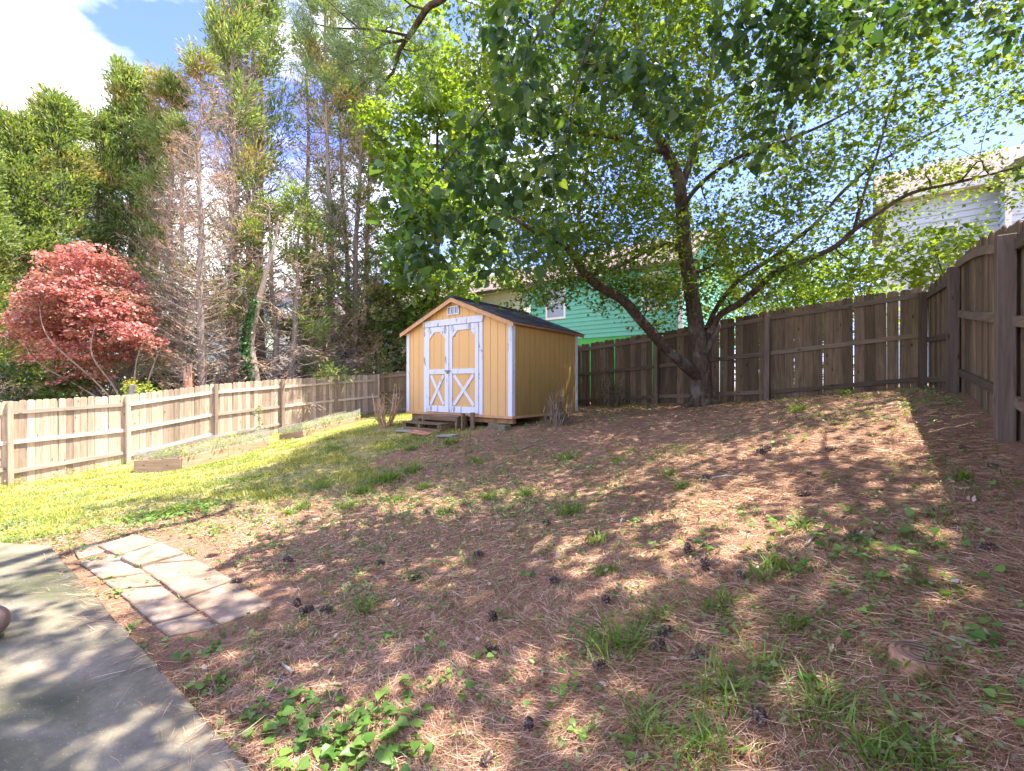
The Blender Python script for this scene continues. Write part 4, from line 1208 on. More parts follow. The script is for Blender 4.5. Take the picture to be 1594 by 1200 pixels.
# keep more of the shell, fewer inside
cand = cand[r_.random(len(cand)) < np.where((cand[:,0]/cand[:,1] > .42) & (cand[:,2]/cand[:,1] < .86), .50, 1.0)][:2500]
lowc = np.c_[r_.uniform(-.2, 6.2, 700), r_.uniform(7.6, 11.0, 700), r_.uniform(1.75, 3.6, 700)]
lowc = lowc[np.sin(2.4*lowc[:,0]+1.0)*np.sin(3*lowc[:,2]) < .45][:190]
cand = np.r_[cand, lowc]
uu = cand[:,0]/cand[:,1]*F + 797; vv = 600 - cand[:,2]/cand[:,1]*F
tu = np.interp(vv, [160,205,240,280,330,390,450,510,600], [1002,1018,1040,1056,1062,1066,1076,1084,1090])
cand = cand[~((np.abs(uu-tu) < 34) & (vv > 190) & (vv < 520) & (cand[:,1] < 9.9) & (r_.random(len(cand)) < .85))]
a0, a1, b0, b1 = twig_net(nodes, nr, cand, r_, sag=.06, wob=.10, r0=.014, rmin=.003)
V, fq = cones(a0, a1, b0, b1, 3)
tw = link('twig', mesh_np('twig', V-base, [fq], M['twig'], True), maple); tw['kind'] = 'stuff'
Vc, fl = leaf_clusters(cand, 46, .42, .09, .084, T_MAPLE, r_, 1.0, 0.15)
cr = link('crown', mesh_np('crown', Vc-base, fl, M['maple_leaf']), maple)

# ---- near tree: heart-shaped leaves hanging from above, trunk beside the camera
r_ = np.random.default_rng(5)
nb = np.array([4.6, -2.2, gz1(4.6,-2.2)-.1])
near = tag(empty('redbud_tree', tuple(nb)), 'near tree whose drooping dark heart shaped leaves hang in from the top of the view', 'tree')
trn = [([nb, nb+np.array([-.1,.2,1.6]), nb+np.array([-.3,.5,3.2]), nb+np.array([-.6,1.0,4.6]), nb+np.array([-.8,1.8,6.2]), nb+np.array([-1.0,2.4,8])], [.26,.2,.17,.13,.08,.03])]
nl = [
 ([nb+np.array([-.3,.5,3.4]), (3.4,0.2,3.9), (2.4,2.0,4.3), (1.3,3.3,4.1), (.5,3.9,3.4), (0.0,4.0,2.7), (-.5,4.1,2.1), (-.85,4.1,1.65)], [.05,.045,.035,.022,.014,.010,.007,.004]),
 ([(2.4,2.0,4.3), (2.5,3.4,4.3), (2.6,4.5,3.9), (3.1,5.0,3.7), (4.0,5.3,3.9)], [.03,.022,.016,.011,.005]),
 ([nb+np.array([-.5,.9,4.4]), (4.4,1.2,5.0), (4.7,3.0,5.2), (5.0,4.4,4.6), (5.6,5.4,4.6)], [.08,.07,.05,.03,.01]),
 ([(1.3,3.3,4.1), (.9,3.9,3.5), (.6,4.2,2.8), (.5,4.3,2.0)], [.016,.011,.008,.004]),
 ([(.9,3.6,3.8), (.2,3.4,3.3), (.02,3.3,2.9), (.02,3.2,2.55)], [.012,.009,.006,.003]),
 ([(2.0,2.4,4.3), (1.4,1.2,4.8), (.4,.4,5.2), (-.8,.2,5.6)], [.05,.04,.03,.01]),
]
nodes, nr = tree_parts(near, trn, nl, M['bark_limb'], M['bark_limb'], nb)
cl = []
def blob(px, py, Y, dxp, dyp, dY, n):
    for _ in range(n):
        cl.append(at(px + r_.uniform(-1,1)*dxp, py + r_.uniform(-1,1)*dyp, Y + r_.uniform(-1,1)*dY))
blob(630,330,4.3,42,65,.35,11); blob(650,410,4.2,45,25,.3,5); blob(700,300,4.3,45,45,.4,7); blob(740,240,4.1,50,45,.4,8)
blob(800,200,4.0,50,60,.4,10); blob(850,150,3.9,45,50,.4,7); blob(860,250,4.1,40,50,.4,8); blob(790,330,4.4,60,50,.4,8); blob(790,400,4.6,50,28,.3,6); blob(850,330,4.5,30,60,.4,5)
blob(800,90,3.2,14,45,.1,6); blob(960,140,4.3,70,40,.4,9); blob(960,60,4.6,80,50,.5,7); blob(1020,200,4.6,60,40,.4,7); blob(1100,140,4.8,60,40,.4,4); blob(900,90,4.5,50,60,.4,7)
blob(1180,40,4.4,55,38,.4,16); blob(1270,35,4.5,60,38,.4,15); blob(1240,115,4.4,42,42,.3,17); blob(1350,35,4.8,70,35,.5,10); blob(1470,25,5.0,70,22,.5,8); blob(1560,40,5.0,50,30,.5,6)
blob(1180,220,5.0,50,30,.4,5)
cl = np.array(cl)
over = np.c_[r_.uniform(-1.4, 7.2, 1500), r_.uniform(-3.0, 5.8, 1500), r_.uniform(4.2, 8.6, 1500)]  # upper crown above the view, added to shade the foreground
ee = ((over[:,0]-2.9)/4.2)**2 + ((over[:,1]-1.5)/4.3)**2 + ((over[:,2]-6.4)/2.2)**2
over = over[(ee < 1) & (over[:,2]/np.maximum(over[:,1],.1) > .92) | ((over[:,1] < 0) & (ee < 1))]
hol = np.sin(1.7*over[:,0]+.5)*np.sin(1.5*over[:,1]+2.0)  # gaps shaped so that larger sun patches fall through
over = over[hol < .28][:430]
allc = np.r_[cl, over]
a0, a1, b0, b1 = twig_net(nodes, nr, allc, r_, sag=.12, wob=.10, r0=.008, rmin=.0018)
V, fq = cones(a0, a1, b0, b1, 4)
tw = link('twig', mesh_np('twig', V-nb, [fq], M['twig'], True), near); tw['kind'] = 'stuff'
V1, f1 = leaf_clusters(cl, 17, .19, .10, .082, T_HEART, r_, .5, 0.9)
V2, f2 = leaf_clusters(over, 52, .42, .12, .10, T_HEART, r_, .7, 0.6)
VV, FF = join([(V1, f1), (V2, f2)])
link('crown', mesh_np('crown', VV-nb, FF, M['near_leaf']), near)

# ---- generic broadleaf tree
def broadleaf(name, label, base, height, crown_c, crown_r, ncl, nper, spread, lsize, lmat, seed, tmpl=T_OVAL, trunk_r=.14, bark='bark_limb', holes=.5, cat='tree', stems=1, up=1.0, droop=.1, flat=.09, group=None):
    r_ = np.random.default_rng(seed)
    base = np.array(base, float); crown_c = np.array(crown_c, float); crown_r = np.array(crown_r, float)
    root = tag(empty(name, tuple(base)), label, cat, group)
    trunks, lim = [], []
    for s in range(stems):
        off = np.array([r_.uniform(-1,1), r_.uniform(-1,1), 0])*(.35*crown_r[0] if stems > 1 else .1)
        top = crown_c + np.array([0,0,crown_r[2]*.6]) + off
        midp = base + (top-base)*.5 + np.r_[r_.normal(size=2)*.12*crown_r[0], 0]
        pts = [base + off*.12, base + (midp-base)*.5 + r_.normal(size=3)*.04, midp, midp+(top-midp)*.5 + r_.normal(size=3)*.08, top]
        trunks.append((pts, [trunk_r, trunk_r*.85, trunk_r*.6, trunk_r*.35, trunk_r*.1]))
    for k in range(7):
        a = k*2.4 + r_.random(); t = .25 + .09*k
        P = np.array(trunks[k % stems][0]); s0 = P[1] + (P[3]-P[1])*t
        e = crown_c + crown_r*np.array([math.cos(a)*.75, math.sin(a)*.75, -.35+.16*k])
        lim.append(([s0, s0+(e-s0)*.4+np.array([0,0,.08*crown_r[2]]), e], [trunk_r*.4, trunk_r*.25, trunk_r*.07]))
    nodes, nr = tree_parts(root, trunks, lim, M[bark], M[bark], base)
    p = rdir(ncl*3, r_)*(r_.random((ncl*3,1))**.45)
    lump = 1 + .22*np.sin(3.1*p[:,0]+seed)*np.sin(2.7*p[:,2]+1.3*seed) + .15*np.sin(5*p[:,1]+seed)
    c = crown_c + p*crown_r*lump[:,None]
    h = np.sin(c[:,0]*2.1/max(crown_r[0]*.5,.4)+seed)*np.sin(c[:,2]*2.3/max(crown_r[0]*.5,.4)+seed*2)
    c = c[h < holes][:ncl]
    c = c[c[:,2] > gz1(base[0], base[1]) + .1]
    a0, a1, b0, b1 = twig_net(nodes, nr, c, r_, r0=.012*trunk_r/.14, rmin=.003)
    V, fq = cones(a0, a1, b0, b1, 3)
    tw = link('twig', mesh_np('twig', V-base, [fq], M['twig']), root); tw['kind'] = 'stuff'
    Vc, fl = leaf_clusters(c, nper, spread, flat, lsize, tmpl, r_, up, droop)
    link('crown', mesh_np('crown', Vc-base, fl, M[lmat]), root)
    return root

def gpt(x, y): return (x, y, gz1(x, y)-.1)
broadleaf('broadleaf_tree', 'tall sunlit yellow green tree rising behind the yellow shed', gpt(-4.0,22.5), 17, (-3.6,21.5,9.5), (3.4,3.2,8.4), 620, 60, .62, .17, 'bright_leaf', 31, T_KITE, .22, holes=.45)
broadleaf('broadleaf_tree', 'low mid green tree filling the gap between the shed and the bare conifers', gpt(-6.4,24.0), 6, (-5.4,23.0,2.8), (2.6,2.0,2.6), 190, 50, .45, .15, 'mid_leaf', 32, T_KITE, .13)
broadleaf('broadleaf_tree', 'bright green bushy tree above the back fence right of the maple trunk', gpt(9.4,15.6), 5, (8.6,13.9,2.3), (2.7,1.5,1.9), 260, 60, .40, .10, 'bright_leaf', 33, T_OVAL, .07, holes=.6)
broadleaf('sapling', 'slender sapling with larger leaves leaning over the fence corner below the pale house', gpt(8.9,9.1), 4, (8.25,9.0,2.55), (1.25,.7,.85), 60, 22, .32, .11, 'bright_leaf', 34, T_OVAL, .035, holes=.7)
broadleaf('sapling', 'second leafy sapling behind the fence left of the pale house corner', gpt(8.1,10.7), 3.5, (7.9,10.4,2.6), (.9,.6,1.0), 34, 20, .3, .11, 'bright_leaf', 35, T_OVAL, .03, holes=.7)
broadleaf('broadleaf_tree', 'tree outside the right fence whose branches shade the corner', gpt(10.6,3.4), 9, (10.3,3.6,6.3), (3.1,3.7,2.9), 430, 50, .5, .10, 'mid_leaf', 36, T_KITE, .2)  # stands out of view, added for the shade it casts on the slope
broadleaf('holly_tree', 'dark green broadleaf behind the conifers in the middle left', gpt(-9.0,25.5), 8, (-9.0,25.5,1.6), (3.0,2,2.6), 170, 45, .5, .14, 'dark_leaf', 37, T_KITE, .12)

# Japanese maple
r_ = np.random.default_rng(44)
jb = np.array([-12.6, 15.2, gz1(-12.6,15.2)-.1])
jm = tag(empty('japanese_maple', tuple(jb)), 'red leaved ornamental maple behind the left fence', 'tree')
jt = [([jb, jb+np.array([.05,0,.7]), jb+np.array([-.15,-.1,1.6])], [.13,.11,.08])]
jl = []
for k in range(9):
    a = k*.72+.2; e = jb + np.array([-.9+1.6*math.cos(a), 1.5*math.sin(a), 3.4+.35*math.sin(k*2.3)])
    s0 = jb+np.array([0,0,.6+.1*k])
    jl.append(([s0, s0+(e-s0)*.45+np.array([0,0,.1]), e, e+np.array([.5*math.cos(a), .2*math.sin(a), .9])], [.035,.026,.015,.005]))
nodes, nr = tree_parts(jm, jt, jl, M['bark_pale'], M['bark_pale'], jb)
p = rdir(900, r_)*(r_.random((900,1))**.33)
c = np.array([-13.85,15.0,2.15]) + p*np.array([1.95,1.5,2.2])*(1+.2*np.sin(4*p[:,:1]+1)*np.sin(3*p[:,2:]))
c[:,2] = np.round(c[:,2]/.32)*.32 + r_.normal(size=len(c))*.05
hz = np.sin(c[:,0]*2.4)*np.sin(c[:,2]*2.0+.5)
c = c[(hz < .28) & ~((c[:,2] < 1.4) & (r_.random(len(c)) < .35))][:480]
a0, a1, b0, b1 = twig_net(nodes, nr, c, r_, r0=.010, rmin=.003)
V, fq = cones(a0, a1, b0, b1, 3)
tw = link('twig', mesh_np('twig', V-jb, [fq], M['bark_pale']), jm); tw['kind'] = 'stuff'
Vc, fl = leaf_clusters(c, 56, .40, .045, .085, T_KITE, r_, 1.2, 0.25)
link('crown', mesh_np('crown', Vc-jb, fl, M['red_leaf']), jm)

# ---- cypress row: half bare tall conifers
def cypress_meshes(seed, H, R0, green_lo, stems=1, bare=0.5, dark=False, droopy=0.0):
    r_ = np.random.default_rng(seed)
    trunks = []
    for s in range(stems):
        off = np.array([r_.uniform(-.35,.35), r_.uniform(-.35,.35), 0]) if stems > 1 else np.zeros(3)
        n = 9
        pts = [np.array([off[0]*(1+1.5*k/n)+r_.normal()*.03, off[1]*(1+1.5*k/n)+r_.normal()*.03, H*k/n - .3]) for k in range(n+1)]
        rad = [(.16 if stems == 1 else .14)*(1-.9*k/n)+.012 for k in range(n+1)]
        trunks.append((pts, rad))
    tm = []
    for k, (pts, rad) in enumerate(trunks):
        V, Fq, Ft, out, ro = tube(pts, rad, 8, .12, seed+k)
        tm.append(mesh_np('trunk', V, [Fq, Ft], M['bark_cyp'], True))
    nb_ = int(H*17)
    P0, P1, Q0, Q1 = [], [], [], []
    sp_pos, sp_dir, sp_kind = [], [], []
    for i in range(nb_):
        h = H*(.07 + .92*(i+r_.random())/nb_)
        st_ = trunks[i % stems][0]; k = min(int((h+.3)/H*9), 8)
        s0 = st_[k] + (st_[k+1]-st_[k])*(((h+.3)/H*9)-k)
        az = i*2.399 + r_.uniform(-.4,.4)
        prof = (1-(h/H)**1.5)**.95
        Lb = (R0*prof + .35)*r_.uniform(.55,1.15)
        if h < H*.22: Lb *= .75
        el0 = math.radians(r_.uniform(5,30) - 25*droopy*r_.random()); el1 = math.radians(r_.uniform(35,65) - (60*droopy*r_.random() if h < H*.5 else 0))
        pts = [s0]; nseg = 5
        hd = np.array([math.cos(az), math.sin(az), 0])
        for s in range(1, nseg+1):
            el = el0 + (el1-el0)*s/nseg
            pts.append(pts[-1] + (hd*math.cos(el) + np.array([0,0,math.sin(el)]))*Lb/nseg + r_.normal(size=3)*.02)
        rb0 = .010 + .011*Lb
        for s in range(nseg):
            P0.append(pts[s]); P1.append(pts[s+1]); Q0.append(rb0*(1-s/nseg)+.004); Q1.append(rb0*(1-(s+1)/nseg)+.003)
        gp = np.clip((h/H-green_lo)/.3, 0, 1)*((.38+.5*math.sin(az*1.0+seed)**2)*(.5+.5*(math.sin(h*1.9+seed)>-.35)) if green_lo > .3 else .82)
        if green_lo < .8 and h > .2*H: gp = max(gp, .13)
        is_green = r_.random() < gp
        sidev = np.cross(hd, np.array([0,0,1.0]))
        ns = 9
        for s in range(ns):
            t = .25 + .75*(s+r_.random())/ns
            fi = t*nseg; kk = min(int(fi), nseg-1)
            a = pts[kk] + (pts[kk+1]-pts[kk])*(fi-kk)
            sg = 1 if s % 2 else -1
            dv = (pts[kk+1]-pts[kk])/np.linalg.norm(pts[kk+1]-pts[kk])
            dt = dv*.8 + sidev*sg*r_.uniform(.4,1.0) + np.array([0,0,r_.uniform(-.25,.45)-.5*droopy]) + r_.normal(size=3)*.12
            dt /= np.linalg.norm(dt)
            l2 = Lb*.36*(1.15-t*.5)*r_.uniform(.6,1.2)
            m1 = a + dt*l2*.5; m2 = a + dt*l2 + np.array([0,0,(.10-.22*droopy)*l2])
            P0 += [a, m1]; P1 += [m1, m2]; Q0 += [.007,.0045]; Q1 += [.0045,.0025]
            for w in range(3):
                tt = r_.uniform(.2,1); b_ = a + dt*l2*tt
                d3 = dt*.8 + rdir(1, r_)[0]*.7; d3 /= np.linalg.norm(d3)
                l3 = l2*r_.uniform(.3,.6)
                P0.append(b_); P1.append(b_+d3*l3); Q0.append(.0042); Q1.append(.0018)
                if is_green and t > .35 or (h/H > .975): sp_pos.append(b_+d3*l3*.4); sp_dir.append(d3); sp_kind.append(0)
            if is_green and t > .35: sp_pos += [m1, m2]; sp_dir += [dt, dt]; sp_kind += [0,0]
            elif (not is_green) and r_.random() < .10 + .1*droopy: sp_pos.append(m2); sp_dir.append(dt); sp_kind.append(1)
    V, fq = cones(np.array(P0), np.array(P1), np.array(Q0), np.array(Q1), 3)
    bm = mesh_np('branches', V, [fq], M['dead_twig'])
    def sprays(kind, per, ln, mat):
        idx = [i for i, k in enumerate(sp_kind) if k == kind]
        if not idx: return None
        sp = np.array(sp_pos)[idx]; sd = np.array(sp_dir)[idx]
        n = len(sp)*per
        c = np.repeat(sp, per, axis=0); d = np.repeat(sd, per, axis=0)
        t = r_.random(n)
        dirs = d + r_.normal(size=(n,3))*.38 + np.array([0,0,.30])
        pos = c + d*(t*.55-.1)[:,None] + r_.normal(size=(n,3))*.06
        V, fl = leaves(pos, dirs, rdir(n, r_), ln*r_.uniform(.6,1.3,n), T_SLIVER, .85 if kind == 0 else .38)
        return mesh_np('foliage', V, fl, mat)
    gm = sprays(0, 8, .165, M['cypress_dark'] if dark else M['cypress'])
    dm = sprays(1, 16, .17, M['dead_spray'])
    return tm, bm, gm, dm
variants = {
 'full': cypress_meshes(101, 13.0, 1.7, .22),
 'mid': cypress_meshes(102, 13.0, 1.6, .55),
 'bare': cypress_meshes(103, 14.0, 1.5, .88, droopy=.4),
 'big': cypress_meshes(104, 17.0, 2.1, .38, stems=3),
 'droop': cypress_meshes(105, 8.0, 1.7, .70, stems=2, droopy=1.0),
 'patch': cypress_meshes(106, 15.0, 1.7, .50, stems=2, dark=True),
}
def cypress(kind, px, Y, top_py, label, rot):
    x = (px-797)/F*Y
    z = gz1(x, Y) - .1
    H0 = {'full':13.0,'mid':13.0,'bare':14.0,'big':17.0,'droop':8.0,'patch':15.0}[kind]
    top = (600-top_py)/F*Y
    s = (top - z)/H0
    root = tag(empty('cypress_tree', (x, Y, z), rot), label, 'tree', 'tall conifers beyond the left fence')
    tm, bm, gm, dm = variants[kind]
    wd = max(.75, min(1.15, s))
    objs = [link('trunk', t, root) for t in tm] + [link('branches', bm, root)]
    if gm: objs.append(link('foliage', gm, root))
    if dm: objs.append(link('foliage', dm, root)); objs[-1]['label'] = 'brown dead foliage'
    for o in objs:
        o.scale = (wd, wd, s)
    return root
cyp = [
 ('full', -40, 15.5, 225, 'leftmost green conifer cut by the left edge of the view', .3),
 ('full', 28, 17.0, 190, 'full green conifer behind the red maple near the left edge', 1.4),
 ('full', 88, 18.0, 160, 'green conifer with pointed double top left of the sky gap', 2.5),
 ('mid', 150, 19.5, 190, 'short topped conifer between two green ones with bare lower branches', 3.6),
 ('full', 203, 20.5, 118, 'green topped conifer standing straight behind the red maple', 4.4),
 ('mid', 266, 19.0, 130, 'conifer with green crown and long bare grey trunk above the red stump', 5.6),
 ('bare', 284, 17.5, 190, 'thin bare grey trunk just left of the twin dark trunks', .9),
 ('bare', 312, 16.5, 90, 'bare dark twiggy trunk rising left of the ivy covered trunk', 2.0),
 ('mid', 362, 18.5, -60, 'very tall conifer with open blue sky on its upper left', 3.0),
 ('big', 408, 21.0, -150, 'largest conifer with thick multiple stems and ivy at its foot', 4.2),
 ('droop', 440, 17.8, 300, 'half dead drooping conifer in front of the large multi stemmed one', 1.2),
 ('bare', 478, 22.5, 60, 'bare thin conifer seen against the cream house', 5.2),
 ('patch', 530, 21.8, 0, 'dark thick trunked conifer with patchy orange and green foliage', .5),
 ('droop', 520, 20.6, 330, 'drooping dead branched conifer low above the fence, left of the fence corner', 2.7),
 ('patch', 566, 23.5, 70, 'conifer with patchy foliage nearest the fence corner', 3.9),
 ('droop', 592, 22.4, 400, 'small dead looking conifer right behind the fence corner', 5.0),
 ('bare', 368, 23.5, 120, 'grey bare conifer further back between the ivy trunk and the twin trunks', 4.8),
 ('mid', 235, 25.0, 190, 'distant conifer filling in behind the green topped ones', 1.9),
]
for a in cyp: cypress(a[0], a[1], a[2], a[3], a[4], a[5])

# pale ivy-covered leaning trunk
ib = np.array(gpt((398-797)/F*16.8, 16.8))
iv = tag(empty('ivy_covered_tree', tuple(ib)), 'pale leaning trunk wrapped in green ivy above the left fence', 'tree')
ip = [ib, at(396,590,16.8), at(388,545,16.8), at(392,510,16.8), at(402,470,16.8), at(414,425,16.9), at(426,385,17.0), at(433,345,17.1)]
V, Fq, Ft, out, ro = tube(ip, [.20,.19,.17,.16,.11,.08,.05,.02], 12, .12, 3)
link('trunk', mesh_np('trunk', V-ib, [Fq, Ft], M['bark_iv'], True), iv)
r_ = np.random.default_rng(9)
n = 1500; k = r_.integers(0, int(len(out)*.55), n); a = r_.uniform(2.2, 5.2, n)
pos = out[k] + np.c_[np.cos(a), np.sin(a)*.9, np.zeros(n)]*(ro[k]+.03+.07*r_.random(n))[:,None] + r_.normal(size=(n,3))*.04
V, fl = leaves(pos, np.c_[np.cos(a)*.3, np.sin(a)*.3, -np.ones(n)]+r_.normal(size=(n,3))*.5, np.c_[np.cos(a), np.sin(a), np.zeros(n)+.4]+r_.normal(size=(n,3))*.3, r_.uniform(.07,.12,n), T_HEART)
link('ivy', mesh_np('ivy', V-ib, fl, M['ivy']), iv)

# far trees that close the view between the trunks
far = [(-34,34,2.5,6,5.5,'dark_leaf','dark green far tree at the left edge'), (-27,38,3.5,5.5,6.5,'mid_leaf','rounded far green tree left of the mint house'), (-15.5,44,5,6,8,'mid_leaf','far tree behind the cream house roof'),
       (-22,27,-.2,3.4,2.8,'dark_leaf','low dark shrubby tree beyond the red maple'), (-16.5,23,-.8,2.8,2.2,'mid_leaf','low mid green thicket tree right of the red maple'), (-26,24,.0,3.4,3.4,'mid_leaf','green understory tree left behind the red maple'),
       (-5,46,5,7,8,'mid_leaf','far tree above the beige house'), (19,34,5,7,6,'mid_leaf','far tree between the green and pale houses'), (10,36,4,5,6,'dark_leaf','far dark tree behind the green house')]
for i, (x, y, zc, rr_, rz_, mt, lab) in enumerate(far):
    broadleaf('broadleaf_tree', lab, (x, y, gz1(x,y)-.2), 8, (x, y, zc), (rr_, rr_*.7, rz_), 230, 42, rr_*.16+.2, .22 if y > 30 else .15, mt, 60+i, T_KITE, .18, holes=.75, group='trees standing beyond the left fence and the houses')

# understory shrubs right behind the left fence
sh = [(20,14.0,.8,.55,'dark_leaf','dark green shrub behind the left end of the fence'), (95,14.6,.9,.6,'mid_leaf','leafy shrub under the left side of the red maple'), (250,17.0,.8,.6,'dark_leaf','dark undergrowth shrub right of the yellow green bush'),
      (350,19,.9,.8,'dark_leaf','shrub at the foot of the bare trunks'), (455,22,1.0,1.0,'dark_leaf','dark evergreen shrub behind the middle of the fence'), (500,22.5,1.0,1.1,'dark_leaf','darkest glossy shrub between the drooping conifers'), (560,23.5,.9,.8,'mid_leaf','leafy shrub behind the fence corner')]
for i, (px_, Y_, r1_, hh, mt, lab) in enumerate(sh):
    x = (px_-797)/F*Y_; g_ = gz1(x, Y_)
    top = (600-585)/F*Y_ + hh*.5
    broadleaf('shrub', lab, (x, Y_, g_-.05), 2, (x, Y_, (g_+top)/2+.1), (r1_*1.2, r1_*.8, (top-g_)/2), 60, 40, .26, .09, mt, 80+i, T_KITE, .03, cat='shrub', stems=3, holes=.9, group='shrubs behind the left fence')
g_ = gz1(-12.0, 13.6)
broadleaf('photinia_shrub', 'bright yellow green bush with red tips beside the leaning plank', (-11.45,13.9,gz1(-11.45,13.9)-.05), 2, (-11.4,13.9,-.55), (.42,.4,.75), 55, 34, .14, .07, 'photinia', 95, T_OVAL, .02, cat='shrub', stems=3, holes=.95)
broadleaf('photinia_shrub', 'small yellow shrub poking over the fence left of the red stump', (-11.3,15.5,gz1(-11.3,15.5)-.05), 2, (-11.25,15.4,-.75), (.5,.3,.75), 40, 34, .14, .06, 'photinia', 96, T_OVAL, .02, cat='shrub', stems=3, holes=.95)
# leaning plank, broken snag
o = MB().box(-.09,.09,-.02,.02,0,2.35).build('leaning_plank', M['bark_pale'], bevel=0.006); x_ = (190-797)/F*13.6; o.location = (x_, 13.6, gz1(x_,13.6)-.1); o.rotation_euler = (0,.14,0); tag(o, 'pale plank leaning behind the fence beside the yellow green bush', 'plank')
sb = at(292, 600, 15.2); sb[2] = gz1(sb[0], sb[1]) - .1
sg = tag(empty('tree_stump', tuple(sb)), 'tall splintered reddish broken trunk poking above the left fence', 'stump')
V, Fq, Ft, _, _ = tube([sb, sb+np.array([0,0,1.2]), sb+np.array([.02,0,2.35])], [.17,.15,.12], 9, .18, 2)
link('trunk', mesh_np('trunk', V-sb, [Fq, Ft], M['board_red'], True), sg)
for k in range(9):
    a = k*.7; p = sb + np.array([math.cos(a)*.10, math.sin(a)*.10, 2.2]); h = .25+.45*rng.random()
    V, fq = cones([p], [p+np.array([math.cos(a)*.02, 0, h])], [.035], [.006], 4)
    link('splinter', mesh_np('splinter', V-sb, [fq], M['board_red'] if k % 3 else M['bark_pale']), sg)

# ---- pine whose limb hangs in at the top; trunk behind the camera
r_ = np.random.default_rng(12)
pb = np.array([-1.5, -3.5, -1.7])
pine = tag(empty('pine_tree', tuple(pb)), 'pine with a long needled limb reaching in at the top left of centre', 'tree')
ptr = [([pb, pb+np.array([0,.1,4]), pb+np.array([.1,.2,8]), pb+np.array([.1,.3,13])], [.3,.25,.2,.07])]
PL = [
 ([pb+np.array([0,.2,7.2]), (-1.3,-1,6.9), (-1.1,2.0,6.9), (-.9,4.6,6.1), (-.75,5.6,5.0), at(664,14,6.1), at(640,52,6.2), at(622,78,6.25), at(612,112,6.3), at(586,140,6.3)], [.12,.11,.09,.07,.05,.04,.034,.028,.02,.010]),
 ([at(632,62,6.2), at(600,68,6.3), at(570,85,6.4), at(525,108,6.5)], [.022,.016,.012,.006]),
 ([at(636,56,6.2), at(600,48,6.1), at(560,44,6.0), at(520,44,5.9), at(488,36,5.8)], [.02,.016,.012,.009,.005]),
 ([at(664,14,6.1), at(640,8,6.0), at(618,-12,5.9)], [.02,.014,.008]),
 ([at(560,44,6.0), at(530,20,6.0), at(500,-10,6.0)], [.012,.009,.005]),
 ([at(625,75,6.25), at(645,80,6.2), at(668,72,6.1)], [.012,.009,.004]),
]
nodes, nr = tree_parts(pine, ptr, PL, M['bark_maple'], M['bark_limb'], pb)
tc_ = []
for (px_, py_, w_, h_, n_) in ((510,60,60,45,26), (560,100,60,30,22), (600,30,50,35,16), (640,110,35,30,10), (500,15,50,25,14), (560,10,50,20,10), (650,60,30,30,8)):
    for _ in range(n_): tc_.append(at(px_+r_.uniform(-1,1)*w_, py_+r_.uniform(-1,1)*h_, 6.1+r_.uniform(-.7,.7)))
for _ in range(60):
    p_ = np.array([r_.uniform(-3.5,.8), r_.uniform(-1,4), 0]); p_[2] = max(6.2, p_[1]*.95+1.5) + r_.uniform(0,1.2); tc_.append(p_)
tc_ = np.array(tc_)
a0, a1, b0, b1 = twig_net(nodes, nr, tc_, r_, sag=-.05, wob=.12, r0=.008, rmin=.003)
V, fq = cones(a0, a1, b0, b1, 4)
tw = link('twig', mesh_np('twig', V-pb, [fq], M['twig'], True), pine); tw['kind'] = 'stuff'
per = 90; n = len(tc_)*per
c = np.repeat(tc_, per, axis=0); d = rdir(n, r_); d[:,2] = d[:,2]*.5
ax = np.repeat(rdir(len(tc_), r_), per, axis=0)
pos = c + ax*(r_.uniform(-.13,.13,n))[:,None]
dd_ = d + ax*.8
V, fl = leaves(pos, dd_, rdir(n, r_), r_.uniform(.12,.19,n), T_SLIVER, .085)
nd2 = link('needles', mesh_np('needles', V-pb, fl, M['pine_green']), pine)

